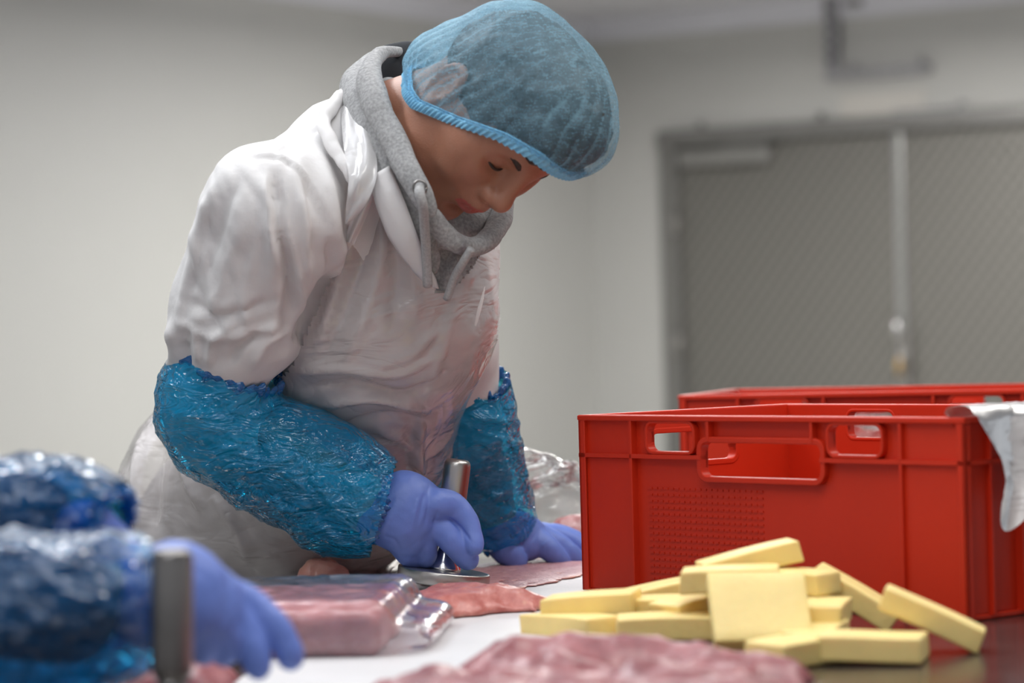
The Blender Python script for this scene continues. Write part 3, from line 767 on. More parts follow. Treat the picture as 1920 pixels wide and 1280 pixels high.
# clear bag with meat behind the flat hand
bg = root('bagged_meat', T(1070, 1036), 'clear plastic bag of pale meat, standing open and crumpled behind the flat hand', 'meat')
g0 = 4.02
Fm = Field(P(900, 1080, g0) + [0, -.16, 0], P(1230, 800, g0) + [0, .16, 0], .005)
for a, b, r1, r2 in (((968, 868), (1020, 930), .020, .05), ((1010, 900), (1060, 970), .03, .06), ((1050, 960), (1140, 985), .06, .06), ((1100, 985), (1180, 1000), .05, .04), ((1000, 960), (1060, 1000), .05, .05)):
    Fm.add(rc(P(*a, g0), P(*b, g0), r1, r2), .03)
V, Q = Fm.mesh(); V = V + normals(V, Q) * (.020 * crumple(V, 17, 11) + .006 * fbm(V, 40, 2, 1))[:, None]; V[:, 2] = np.maximum(V[:, 2], TZ + .001)
mk('clear_bag', V, Q, M['clear'], bg)
Fm = Field(P(1010, 1080, g0) + [0, -.12, 0], P(1200, 920, g0) + [0, .12, 0], .005)
Fm.add(ell(P(1090, 1008, g0), (.05, .05, .034)), .02); Fm.add(ell(P(1140, 1005, g0), (.045, .05, .034)), .02)
V, Q = Fm.mesh(); V = V + normals(V, Q) * (.004 * fbm(V, 30, 3, 6))[:, None]; V[:, 2] = np.maximum(V[:, 2], TZ + .002)
o = mk('meat_piece', V, Q, M['meat_pack'], bg); attr(o, 'fat', np.zeros(len(V)))

# ================================================================== steel meat tenderizers
def tenderizer(loc, tilt_to, label, m=None):
    r = root('meat_tenderizer', loc, label, 'tenderizer')
    z = np.array(tilt_to, float); z /= np.linalg.norm(z); x = np.cross([0, 1, 0], z); x /= np.linalg.norm(x); y = np.cross(z, x)
    Rm = Matrix(((x[0], y[0], z[0]), (x[1], y[1], z[1]), (x[2], y[2], z[2]))); r.rotation_euler = Rm.to_euler()
    m = m or M['steel']
    v, f = lathe([(.0, 0), (.052, 0), (.0575, .0015), (.0582, .003), (.0582, .016), (.0572, .0178), (.054, .018), (.0, .018)], 72); mk('disc', v, f, m, r, world=False)
    v, f = lathe([(.0, .0175), (.021, .0175), (.0205, .021), (.017, .028), (.0135, .036), (.0125, .045), (.0128, .054), (.0, .054)], 40); mk('neck', v, f, M['chrome'] if m is M['steel'] else m, r, world=False)
    v, f = lathe([(.0, .052), (.0125, .052), (.0158, .056), (.0168, .062), (.0168, .148), (.0162, .1525), (.0145, .1555), (.0115, .157), (.0, .1575)], 40); mk('handle', v, f, m, r, world=False)
    return r
tb = T(830, 1094, .012)
tz = P(858, 868, (tb - CAM) @ CF) - tb
tenderizer(tb, tz, 'steel disc meat tenderizer gripped by the gloved hand on the cutlet')
t2 = T(322, 1362, 0.0); t2 = np.array([*P(322, 1340, 2.19)[:2], TZ + .002])
tenderizer(t2, P(321, 1020, 2.19) - P(322, 1340, 2.19) , 'blurred steel tenderizer standing upright before the hand at the left', M['steel_dark'])

# ================================================================== the worker
HR = np.array([[-.5907, .2803, .7566], [-.7822, -.4291, -.4517], [.1980, -.8587, .4727]])   # head axes (side, front, up) seen from the camera
HW = np.stack([CR * HR[0, i] + CF * HR[1, i] + CU * HR[2, i] for i in range(3)], 1)           # -> world
HO = P(912, 213, 3.29)                                                                        # between the ears
def H(x, y, z): return HO + HW @ np.array([x, y, z])
def hl(V): return (V - HO) @ HW
worker = root('person', (float(P(480, 1050, 3.85)[0]), float(P(480, 1050, 3.85)[1]), 0.0),
              'person in white coat, apron and blue hair net bending over the table beating meat', 'person')
R0 = np.array(worker.location)
# joints
hip = P(485, 1050, 3.86); waist = P(590, 850, 3.73); chest = P(690, 560, 3.52); upper = P(690, 390, 3.47); nape = P(705, 262, 3.44)
shR, elR, wrR = P(505, 400, 3.29), P(398, 768, 3.40), P(716, 958, 3.405)
shL, elL, wrL = P(838, 455, 3.60), P(868, 770, 3.68), P(942, 1000, 3.80)
LAT = np.array([.68, .73, 0])                                      # across the pelvis, towards his left
# ---- skin: head, neck, and the body under the clothes, one mesh
def head_field(h):
    c = HO + HW @ np.array([0, 0, .01])
    F = Field(c - .19, c + .17, h)
    def S(p, r): return ell(H(*p), (r, r, r))
    def e(p, r, k, sub=False): (F.sub if sub else F.add)(ell(H(*p), r, HW), k)
    def cap(a, b, r1, r2, k, sub=False): (F.sub if sub else F.add)(rc(H(*a), H(*b), r1, r2), k)
    e((0, -.002, .047), (.076, .096, .083), .02)                   # cranium
    e((0, .035, -.012), (.064, .058, .078), .03)                   # face block
    e((0, .058, .055), (.058, .045, .05), .03)                     # forehead
    for s in (1, -1):
        cap((s * .056, .005, -.02), (s * .050, .018, -.066), .018, .016, .03)
        cap((s * .050, .018, -.066), (s * .012, .064, -.100), .017, .015, .03)    # jaw line
        e((s * .040, .066, -.022), (.026, .024, .028), .03)        # cheek
        cap((s * .046, .070, .030), (s * .012, .091, .030), .010, .011, .018)     # brow
        e((s * .062, .04, .0), (.014, .03, .018), .03)             # cheek bone towards the ear
    cap((0, .068, -.097), (0, .064, -.105), .017, .014, .025)        # chin
    cap((0, .085, -.05), (0, .077, -.066), .021, .018, .03)          # muzzle
    for s in (1, -1):
        e((s * .031, .098, .012), (.018, .017, .013), .014, True)   # sockets
        e((s * .0315, .0765, .0125), (.0155, .0140, .0125), .006)   # closed lids over the eyeballs
        cap((s * .0455, .078, .0085), (s * .0195, .0865, .0075), .0035, .003, .006)      # lower lid
        cap((s * .046, .080, .016), (s * .02, .089, .019), .0045, .004, .007)      # upper lid fold
    cap((0, .0965, .026), (0, .1135, -.014), .0092, .0115, .016)      # nose bridge
    e((0, .1165, -.0205), (.0125, .0115, .011), .008)               # tip
    for s in (1, -1):
        e((s * .0135, .1035, -.0255), (.0082, .0125, .0092), .006)
        e((s * .0068, .110, -.0315), (.0042, .0062, .004), .003, True)
    cap((0, .1030, -.029), (0, .1005, -.048), .008, .007, .012)      # philtrum
    cap((.022, .0875, -.0540), (.007, .0995, -.0500), .0042, .0060, .007); cap((-.022, .0875, -.0540), (-.007, .0995, -.0500), .0042, .0060, .007)
    cap((.007, .0995, -.0500), (-.007, .0995, -.0500), .0060, .0060, .005)
    cap((.019, .0835, -.0620), (.0, .0925, -.0630), .0056, .0088, .007); cap((-.019, .0835, -.0620), (.0, .0925, -.0630), .0056, .0088, .007)
    cap((.025, .090, -.0560), (0, .108, -.0560), .0014, .0016, .003, True); cap((-.025, .090, -.0560), (0, .108, -.0560), .0014, .0016, .003, True)
    e((0, .093, -.0795), (.018, .010, .006), .012, True)
    for s in (1, -1):                                              # ears
        cr = math.radians(14) * s
        Er = HW @ np.array([[math.cos(.5), s * math.sin(.5), 0], [-s * math.sin(.5), math.cos(.5), 0], [0, 0, 1]])
        F.add(ell(H(s * .077, -.012, .004), (.0080, .0185, .031), Er), .008)
        pts = [H(s * (.0795 + .005 * math.sin(a * .5)), -.012 - .019 * math.cos(a), .006 + .029 * math.sin(a)) for a in np.linspace(-.9, 3.4, 12)]
        chain(F, pts, .0042, .004)
        F.sub(ell(H(s * .0885, -.008, .002), (.008, .010, .018), Er), .006)
        F.add(ell(H(s * .081, -.002, -.024), (.005, .008, .010), Er), .006)
    F.add(rc(H(0, -.028, -.015), H(.005, -.050, -.115) , .056, .060), .03)
    cap((.055, -.012, -.04), (.03, .005, -.13), .016, .018, .03)    # neck tendon
    return F
hf = head_field(.0024); HV, HQ = hf.mesh(); HV = relax(HV, HQ, 2, .45)
bl, bh = bounds([hip - [0, 0, .95], upper, elR, elL, wrR, wrL, nape, hip + LAT * .2, hip - LAT * .2], .16)
bf = Field(bl, bh, .012)
for a, b, r1, r2, k in ((hip, waist, .135, .12, .06), (waist, chest, .12, .13, .06), (chest, upper, .13, .11, .05), (upper, nape, .06, .04, .05), (nape, H(0, -.045, -.08), .055, .05, .03),
                        (upper, shR, .05, .045, .05), (upper, shL, .06, .05, .05), (shR, elR, .05, .042, .03), (elR, wrR, .042, .027, .02), (shL, elL, .046, .04, .03), (elL, wrL, .04, .027, .02)):
    bf.add(rc(a, b, r1, r2), k)
for s in (-1, 1):
    hj = hip + LAT * (.095 * s) + [0, 0, -.03]; kn = np.array([hj[0] - .02, hj[1] + .01, .49]); an = np.array([hj[0] - .03, hj[1] + .03, .11])
    bf.add(rc(hj, kn, .085, .058), .04); bf.add(rc(kn, an, .056, .04), .02); bf.add(rc(an, an + [.10, -.075, -.06], .04, .032), .02)
BV, BQ = bf.mesh()
V = np.vstack([HV, BV]); Q = np.vstack([HQ, BQ + len(HV)])
body = mk('body', V, Q, [M['skin'], M['lip']], worker)
hv = hl(HV); c = hv[HQ].mean(1)
fx, fy, fz = c[:, 0], c[:, 1], c[:, 2]
lipm = (fy > .080) & (np.abs(fx) < .0235) & (fz < -.0475 - np.abs(fx) * .25) & (fz > -.0725 + np.abs(fx) * .35)
mi = np.zeros(len(Q), np.int32); mi[:len(HQ)][lipm] = 1
body.data.polygons.foreach_set('material_index', mi)
# brows and lashes
for s in (1, -1):
    bpts = [H(s * .012, .1025, .0275), H(s * .023, .1020, .0325), H(s * .036, .0945, .0345), H(s * .050, .080, .031)]
    F = Field(*[q for q in bounds(bpts, .012)], .0012); bp2 = smooth_pts(bpts, 5); chain(F, bp2, [.0040 * (1 - .6 * abs(i / (len(bp2) - 1) - .3)) for i in range(len(bp2))], .003, (HW[:, 1], .55))
    v, q = F.mesh(); v = v + normals(v, q) * (.0006 * noise(v, 700, 3))[:, None]; mk('eyebrow', v, q, M['brow'], body)
    lp = smooth_pts([H(s * .0175, .0885, .0085), H(s * .025, .0920, .0058), H(s * .034, .0912, .0046), H(s * .0435, .0845, .0068), H(s * .0505, .0775, .0105)], 6)
    tv, tf = tube(lp, [.0007 + .0012 * math.sin(math.pi * i / (len(lp) - 1)) for i in range(len(lp))], 8); mk('eyelashes', tv, tf, M['brow'], body)
# ---- hair and net
hF = Field(HO - .17, HO + .25, .005)
for p, r in (((.044, .040, .036), (.030, .040, .032)), ((-.044, .040, .036), (.030, .040, .032)), ((0, -.004, .05), (.081, .100, .089)), ((0, .049, .104), (.069, .060, .046)), ((0, .094, .088), (.055, .028, .040))):
    hF.add(ell(H(*p), r, HW), .03)
V, Q = hF.mesh(); l = hl(V); cutz = -.005 + .35 * l[:, 1]
lowf = (l[:, 1] < .055)
hide = (l[:, 2] < np.where(l[:, 1] > .06, .042, -.03 + .9 * np.maximum(l[:, 1] - .0, -.05))) | ((np.abs(l[:, 0]) > .05) & (((l[:, 1] + .012) / .021) ** 2 + ((l[:, 2] - .002) / .034) ** 2 < 1)) | ((np.abs(l[:, 0]) > .05) & (l[:, 1] > -.03) & (l[:, 2] < -.012))
V = V + normals(V, Q) * (.004 * fbm(l * [1, 1, 1], 40, 3, 4))[:, None]
V, Q, _ = keep(V, Q, ~hide); mk('hair', V, Q, M['hair'], worker)
nF = Field(HO - .22, HO + .23, .0026)
for p, r, k in (((0, -.006, .051), (.089, .110, .097), .03), ((0, .047, .104), (.073, .060, .047), .05), ((.0, .095, .088), (.060, .033, .045), .04),
                ((0, .034, .024), (.084, .078, .055), .03), ((.0, -.075, -.022), (.074, .052, .050), .05), ((.060, -.024, -.012), (.038, .050, .040), .03), ((-.060, -.024, -.012), (.038, .050, .040), .03)):
    nF.add(ell(H(*p), r, HW), k)
V, Q = nF.mesh(); N = normals(V, Q); l = hl(V)
def bandz(y, x): return np.interp(y, [-.15, -.07, -.01, .04, .085, .12], [-.075, -.058, -.036, .006, .049, .072])
up = l[:, 2] - bandz(l[:, 1], l[:, 0])
ang = np.arctan2(l[:, 0], l[:, 1] + .01)
wob = ang + .09 * noise(l, 22, 3)
pl = np.abs(np.sin(wob * 19)) ** .7 - .55
h = .0060 * pl * np.exp(-np.maximum(up, 0) / .075) + .003 * fbm(l, 26, 2, 8)
V = V + N * h[:, None]
V, Q, _ = keep(V, Q, up > -.006)
l = hl(V); up = l[:, 2] - bandz(l[:, 1], l[:, 0]); V = V + HW[:, 2][None] * np.maximum(-up, 0)[:, None]
def net_mat():
    m, nt, b = new_mat('blue_net_fabric')
    out = nt.nodes['Material Output']; b.inputs['Base Color'].default_value = (.30, .54, .68, 1); b.inputs['Roughness'].default_value = .65
    tl = node(nt, 'ShaderNodeBsdfTranslucent'); tl.inputs[0].default_value = (.34, .58, .72, 1)
    ms = node(nt, 'ShaderNodeMixShader'); ms.inputs[0].default_value = .35; nt.links.new(b.outputs[0], ms.inputs[1]); nt.links.new(tl.outputs[0], ms.inputs[2])
    tr = node(nt, 'ShaderNodeBsdfTransparent'); tr.inputs[0].default_value = (.86, .95, 1, 1)
    tc = node(nt, 'ShaderNodeTexCoord'); mp = node(nt, 'ShaderNodeMapping'); nt.links.new(tc.outputs['Object'], mp.inputs[0])
    mp.inputs['Rotation'].default_value = (.5, .3, .4); mp.inputs['Scale'].default_value = (90, 90, 420)
    nz = node(nt, 'ShaderNodeTexNoise', Scale=1.0, Detail=3.0); nt.links.new(mp.outputs[0], nz.inputs['Vector'])
    n2 = node(nt, 'ShaderNodeTexNoise', Scale=420.0, Detail=2.0); nt.links.new(tc.outputs['Object'], n2.inputs['Vector'])
    n3 = node(nt, 'ShaderNodeTexNoise', Scale=30.0, Detail=3.0); nt.links.new(tc.outputs['Object'], n3.inputs['Vector'])
    a = node(nt, 'ShaderNodeMath'); a.operation = 'ADD'; nt.links.new(nz.outputs['Fac'], a.inputs[0]); nt.links.new(n2.outputs['Fac'], a.inputs[1])
    a2 = node(nt, 'ShaderNodeMath'); a2.operation = 'MULTIPLY_ADD'; a2.inputs[1].default_value = .6; nt.links.new(n3.outputs['Fac'], a2.inputs[0]); nt.links.new(a.outputs[0], a2.inputs[2])
    mr = node(nt, 'ShaderNodeMapRange'); mr.inputs[1].default_value = .95; mr.inputs[2].default_value = 1.65; mr.inputs[3].default_value = .10; mr.inputs[4].default_value = .50
    nt.links.new(a2.outputs[0], mr.inputs[0])
    at = node(nt, 'ShaderNodeAttribute', attribute_name='fold'); ad = node(nt, 'ShaderNodeMath'); ad.operation = 'ADD'; ad.use_clamp = True
    nt.links.new(mr.outputs[0], ad.inputs[0]); nt.links.new(at.outputs['Fac'], ad.inputs[1])
    mx = node(nt, 'ShaderNodeMixShader'); nt.links.new(ad.outputs[0], mx.inputs[0]); nt.links.new(tr.outputs[0], mx.inputs[1]); nt.links.new(ms.outputs[0], mx.inputs[2])
    nt.links.new(mx.outputs[0], out.inputs[0])
    return m
M['net'] = net_mat()
net = mk('hair_net', V, Q, M['net'], worker)
l = hl(V); up = l[:, 2] - bandz(l[:, 1], l[:, 0]); ang = np.arctan2(l[:, 0], l[:, 1] + .01) + .09 * noise(l, 22, 3)
f2 = np.exp(-(np.abs(np.sin(ang * 19)) / .26) ** 2) * np.exp(-np.maximum(up, 0) / .10) * np.clip(.6 + .8 * noise(l, 30, 5), 0, 1)
ridge = np.exp(-(np.abs(noise(l * [1, .35, 1.6], 30, 77)) / .07) ** 2) * .35
attr(net, 'fold', .75 * f2 + ridge * .3 + .25 * np.clip(-(l[:, 1] + .06) / .05, 0, 1))
# elastic band: follow the lower edge of the net
def net_radius(dirx, diry, y_guess):
    return None
bandp = []
for a in np.linspace(0, 2 * math.pi, 121)[:-1]:
    d = np.array([math.sin(a), math.cos(a)]); lo_, hi_ = .02, .2
    for _ in range(26):
        m_ = .5 * (lo_ + hi_); p = np.array([d[0] * m_, d[1] * m_ - .01, 0]); p[2] = bandz(p[1], p[0])
        w = (H(*p) - nF.lo) / nF.h; i = np.clip(np.floor(w).astype(int), 0, nF.n - 2); t = w - i
        val = 0
        for cx in (0, 1):
            for cy in (0, 1):
                for cz in (0, 1):
                    val += nF.F[i[0] + cx, i[1] + cy, i[2] + cz] * (t[0] if cx else 1 - t[0]) * (t[1] if cy else 1 - t[1]) * (t[2] if cz else 1 - t[2])
        w = (H(*p) - hf.lo) / hf.h; i = np.clip(np.round(w).astype(int), 0, hf.n - 1); val = min(val, hf.F[tuple(i)] - .004)
        if val < 0: lo_ = m_
        else: hi_ = m_
    bandp.append([d[0] * m_, d[1] * m_ - .01, bandz(d[1] * m_ - .01, 0)])
bandp = np.array(bandp); nb = 720
ti = np.arange(nb) / nb * 120; i0 = ti.astype(int) % 120; fr = (ti - ti.astype(int))[:, None]
bp3 = bandp[i0] * (1 - fr) + bandp[(i0 + 1) % 120] * fr
ctr = np.array([0, -.01, 0]); outd = bp3 - ctr; outd[:, 2] = 0; outd /= np.linalg.norm(outd, axis=1)[:, None]
rows = []
shrink = np.clip(.004 + 0 * outd[:, 0], 0, 1)
for z_, o_, pa in ((.006, -.002, .0004), (.003, .001, .0006), (.0, .0015, .0008), (-.004, .0005, .0014), (-.009, -.0015, .0022), (-.012, -.003, .0026)):
    k = np.arange(nb); w = pa * np.sin(k * 2 * math.pi / nb * 118 + .6 * np.sin(k * .11))
    rows.append(bp3 + outd * (o_ - .001 + w)[:, None] + np.array([0, 0, 1]) * (z_ + w * .25)[:, None])
bv = np.concatenate(rows); ii = np.arange(nb); fq = []
for r in range(len(rows) - 1):
    fq.append(np.stack([r * nb + ii, r * nb + (ii + 1) % nb, (r + 1) * nb + (ii + 1) % nb, (r + 1) * nb + ii], 1))
M['ruffle'] = mat('blue_elastic_ruffle', (.22, .52, .74), .7, var=.12, vscale=300, bump=.0003, bscale=300)
mk('elastic_band', HO + bv @ HW.T, np.concatenate(fq), M['ruffle'], net)
sp = bp3 + outd * .0 + [0, 0, .0018]
for dz in (0, .0042):
    q = np.vstack([sp, sp[:1]]) + [0, 0, dz]; tv, tf = tube(HO + q[::4] @ HW.T, .0008, 6); mk('elastic_thread', tv, tf, M['ruffle'], net)

# ---- coat
def torso(F, g, k=.06):
    F.add(rc(hip, waist, .170 + g, .150 + g), k); F.add(rc(waist, chest, .150 + g, .150 + g), k); F.add(rc(chest, upper, .150 + g, .125 + g), k)
    F.add(rc(upper, P(700, 340, 3.46), .118 + g, .08 + g), k)
    return F
cl_, ch_ = bounds([hip + [0, 0, -.55], P(690, 300, 3.46), shR, elR, wrR, shL, elL, wrL, hip + LAT * .2, hip - LAT * .2], .2)
cF = Field(cl_, ch_, .0046); torso(cF, 0)
cF.add(rc(hip, hip + [-.01, .01, -.42], .172, .20), .06)
cF.add(rc(P(652, 328, 3.42), P(520, 402, 3.31), .084, .076), .05); cF.add(rc(P(740, 340, 3.48), shL, .09, .066), .05)
cF.add(rc(shR, P(452, 585, 3.36), .083, .080), .025); cF.add(rc(P(452, 585, 3.36), P(442, 612, 3.37), .080, .078), .02); cF.add(rc(P(432, 620, 3.37), elR, .062, .056), .012)
cF.add(rc(elR, P(430, 812, 3.41), .056, .060), .02)
cF.add(rc(shL, P(856, 640, 3.61), .062, .054), .03); cF.add(rc(P(856, 640, 3.61), elL, .054, .048), .02); cF.add(rc(elL, elL * .86 + wrL * .14, .050, .053), .015)
# hanging cuff of the upper sleeve over the blue cover
cF.sub(rc(P(420, 735, 3.40), P(408, 800, 3.42), .0, .0), .001)
V, Q = cF.mesh(); V = relax(V, Q, 1, .4); N = normals(V, Q)
V = V + N * (.0045 * fbm(V, 11, 2, 21) + .0035 * (.4 - np.abs(fbm(V * [1, 1, .55], 16, 2, 5))))[:, None]
N = normals(V, Q)
V = folds(V, N, [
    ([(600, 300), (620, 400), (618, 480), (590, 560)], 13, .012), ([(575, 330), (592, 420), (590, 500)], 10, -.010),
    ([(620, 500), (590, 590), (560, 650)], 16, -.018), ([(613, 445), (613, 500), (594, 565), (562, 634)], 6, -.016), ([(515, 318), (521, 420), (543, 520), (556, 610)], 6, -.009), ([(530, 318), (537, 420), (560, 520), (570, 590)], 7, .008), ([(500, 320), (506, 420), (526, 520)], 8, .007), ([(560, 350), (575, 450), (578, 540)], 7, .006), ([(640, 430), (622, 520), (600, 600)], 12, .010),
    ([(425, 300), (380, 420), (355, 520), (335, 620)], 12, .008), ([(450, 330), (408, 430), (382, 540)], 12, -.007),
    ([(520, 330), (540, 450), (545, 560), (530, 650)], 12, -.008), ([(490, 320), (505, 430), (512, 560)], 12, .007),
    ([(330, 600), (400, 630), (480, 620), (550, 600)], 10, .006), ([(340, 560), (420, 590), (520, 560)], 10, -.005),
    ([(390, 690), (400, 640), (440, 600)], 8, .007), ([(470, 690), (500, 640), (550, 620)], 10, .008), ([(430, 690), (450, 650), (490, 620)], 8, -.006),
    ([(320, 600), (330, 660), (318, 700)], 8, .009), ([(345, 640), (352, 690)], 7, -.007), ([(365, 620), (375, 680)], 7, .006),
    ([(606, 236), (560, 262), (505, 298)], 4, -.004), ([(470, 292), (530, 300), (580, 350), (612, 430)], 4, -.004), ([(478, 288), (536, 296), (586, 344), (618, 424)], 4, .003),
    ([(905, 480), (895, 560), (870, 650)], 9, .008), ([(880, 500), (876, 580), (858, 660)], 9, -.008), ([(912, 560), (905, 640)], 7, .005),
    ([(430, 820), (500, 870), (570, 880)], 12, .005), ([(360, 800), (440, 800), (520, 760)], 8, .005), ([(350, 760), (430, 755), (520, 725)], 7, -.004),
])
rg = random.Random(11); ex = []
for i in range(34):
    cx, cy = rg.uniform(345, 560), rg.uniform(330, 660); an = rg.choice([1.35, 1.5, 1.7, 1.2]) + rg.uniform(-.35, .35) + (.9 if cy > 580 else 0); ln = rg.uniform(35, 110)
    ex.append(([(cx - ln * math.cos(an), cy - ln * math.sin(an)), (cx + rg.uniform(-8, 8), cy + rg.uniform(-6, 6)), (cx + ln * math.cos(an), cy + ln * math.sin(an))], rg.uniform(7, 14), rg.choice([-1, 1]) * rg.uniform(.0018, .0036)))
V = folds(V, normals(V, Q), ex)
x, y, d = proj(V); N = normals(V, Q)
vpoly = [(690, 300), (712, 330), (752, 410), (785, 480), (822, 541), (846, 536), (880, 500), (912, 455), (930, 400), (900, 250), (700, 150), (668, 190), (690, 250)]
gone = inpoly(x, y, vpoly) & ((N @ CF) < .25) & (d < 3.75)
V, Q, _ = keep(V, Q, ~gone)
coat = mk('coat', V, Q, M['coat'], worker)
for sd in (0,):                                                    # raised seams of the coat
    pass
# collar and lapel of the coat
def garment_chain(nm, pts, rad, m, par, k=.006, h=.003, flat=None, amp=.0, f=30, seed=0):
    p = smooth_pts([np.append(P(*q), r) for q, r in zip(pts, rad)], 6)
    F = Field(*bounds(p[:, :3], max(rad) * 1.5 + .01), h); chain(F, p[:, :3], list(p[:, 3]), k, flat)
    v, q = F.mesh()
    if amp: v = v + normals(v, q) * (amp * fbm(v, f, 2, seed))[:, None]
    return mk(nm, v, q, m, par)
garment_chain('collar', [(648, 176, 3.40), (622, 200, 3.355), (608, 226, 3.325), (614, 256, 3.295), (634, 290, 3.272), (654, 318, 3.26), (664, 336, 3.26)], [.007, .008, .0085, .008, .007, .007, .006], M['coat'], coat, flat=(CF, .6), amp=.003)
garment_chain('collar', [(640, 200, 3.40), (636, 240, 3.36), (652, 290, 3.325), (668, 330, 3.29)], [.016, .020, .016, .010], M['coat'], coat, flat=(CF, .5), amp=.003)
def sheet(nm, left, right, m, par, bulge=.008, nv=9, amp=.002, thick=.002):
    Lp = smooth_pts([P(*q) for q in left], 8); Rp = smooth_pts([P(*q) for q in right], 8); n = len(Lp); Vv = []
    for i in range(n):
        for j in range(nv):
            t = j / (nv - 1); Vv.append(Lp[i] * (1 - t) + Rp[i] * t - CF * (bulge * math.sin(math.pi * t) ** .7))
    Vv = np.array(Vv); i_ = np.arange(n * nv).reshape(n, nv); Qq = np.stack([i_[:-1, :-1], i_[1:, :-1], i_[1:, 1:], i_[:-1, 1:]], -1).reshape(-1, 4)
    Vv = Vv + normals(Vv, Qq) * (amp * fbm(Vv, 30, 2, 3))[:, None]
    o = mk(nm, Vv, Qq, m, par); md = o.modifiers.new('cloth', 'SOLIDIFY'); md.thickness = thick; return o
sheet('lapel', [(694, 332, 3.262), (706, 388, 3.258), (732, 448, 3.262), (768, 502, 3.275), (815, 540, 3.30)], [(731, 309, 3.25), (757, 372, 3.238), (782, 440, 3.245), (806, 500, 3.27), (823, 541, 3.295)], M['coat'], coat)
# ---- grey hoodie
gF = Field(*bounds([waist, P(690, 250, 3.44), P(900, 400, 3.4), chest, upper], .2), .006); torso(gF, -.016)
gF.add(rc(P(740, 345, 3.46), P(830, 490, 3.46), .080, .085), .05); gF.add(rc(P(740, 340, 3.48), shL, .07, .05), .05)
gF.sub(rc(H(0, -.02, -.06), H(0, .02, -.16), .045, .05), .02)
V, Q = gF.mesh(); N = normals(V, Q); V = V + N * (.003 * fbm(V, 14, 2, 3))[:, None]
V = folds(V, normals(V, Q), [([(836, 470), (822, 520), (815, 545)], 7, -.012), ([(860, 470), (846, 520)], 8, .006), ([(812, 430), (806, 500)], 9, .006)])
x, y, d = proj(V); V, Q, _ = keep(V, Q, inpoly(x, y, [(600, 150), (680, 330), (735, 420), (790, 520), (822, 552), (848, 548), (890, 500), (935, 440), (960, 380), (900, 200), (760, 120)]))
hoodie = mk('hoodie', V, Q, M['hood'], worker)
for a, b, r1, r2 in ((P(430, 812, 3.41), wrR, .048, .034), (elL, wrL, .045, .026)):
    F = Field(*bounds([a, b], .08), .005); F.add(rc(a, b, r1, r2), .01); v, q = F.mesh(); v = v + normals(v, q) * (.004 * fbm(v, 22, 2, 9))[:, None]; mk('sleeve', v, q, M['hood'], hoodie)
def hood_chain(nm, pts, rad, m=None, flat=None, amp=.002, k=.012): return garment_chain(nm, pts, rad, m or M['hood'], hoodie, k, .0024, flat or (CF * .9 + CR * .3, .5), amp, 30, len(pts))
hood_chain('hood_hem', [(760, 101, 3.47), (738, 97, 3.44), (714, 101, 3.40), (697, 122, 3.355), (695, 162, 3.31), (712, 210, 3.275), (738, 262, 3.25), (762, 312, 3.225), (785, 358, 3.21), (806, 394, 3.215)],
           [.005, .006, .008, .0135, .0165, .0165, .0165, .0155, .014, .009], k=.004)
hood_chain('hood_fold', [(660, 150, 3.42), (680, 190, 3.36), (700, 235, 3.315), (717, 285, 3.285), (737, 335, 3.265), (760, 395, 3.265), (784, 450, 3.275), (806, 500, 3.29)], [.014, .022, .024, .023, .022, .021, .018, .012], amp=.003)
hood_chain('hood_back', [(746, 116, 3.58), (714, 126, 3.54), (684, 150, 3.49), (676, 180, 3.46), (696, 230, 3.44)], [.016, .020, .022, .022, .024])
hood_chain('hood_lining', [(728, 172, 3.36), (742, 205, 3.33), (752, 245, 3.315), (765, 290, 3.30)], [.018, .014, .010, .008])
hood_chain('hood_shadow', [(716, 136, 3.47), (735, 130, 3.47), (775, 130, 3.46)], [.020, .026, .030], M['hood_in'])  # black roll added where the inside of the hood lies in shade
hood_chain('neck_band', [(738, 190, 3.37), (752, 176, 3.385), (776, 168, 3.40), (800, 164, 3.42)], [.012, .011, .010, .010])
hood_chain('hood_hem', [(806, 400, 3.23), (822, 424, 3.24), (846, 449, 3.25), (872, 462, 3.265), (896, 460, 3.285), (922, 440, 3.32), (938, 412, 3.36), (944, 380, 3.40)], [.0075, .0075, .008, .008, .009, .0105, .011, .010])
hood_chain('hood_front', [(816, 420, 3.33), (850, 432, 3.34), (886, 436, 3.36), (914, 416, 3.40), (930, 390, 3.43)], [.014, .020, .022, .022, .016], amp=.003)
hood_chain('hood_front', [(800, 430, 3.38), (850, 410, 3.40), (900, 400, 3.42)], [.03, .034, .03])
gv = P(787, 352, 3.188)
tr_ = [gv + CR * (.0075 * math.cos(a)) + CU * (.0085 * math.sin(a)) - CF * 0 for a in np.linspace(0, 2 * math.pi, 25)]
tv, tf = tube(tr_, .0016, 8); mk('eyelet', tv, tf, M['steel_dark'], hoodie)
st = smooth_pts([P(787, 352, 3.195), P(787, 362, 3.182), P(793, 385, 3.186), P(796, 420, 3.215), P(799, 470, 3.245), P(802, 535, 3.275)], 10)
tv, tf = tube(st, [.0062] * 14 + [.0058] * (len(st) - 14), 12); mk('drawstring', tv, tf, M['cord'], hoodie)
st = smooth_pts([P(884, 466, 3.24), P(868, 492, 3.25), P(852, 520, 3.27), P(838, 560, 3.29)], 8)
tv, tf = tube(st, .0050, 12); mk('drawstring', tv, tf, M['cord'], hoodie)
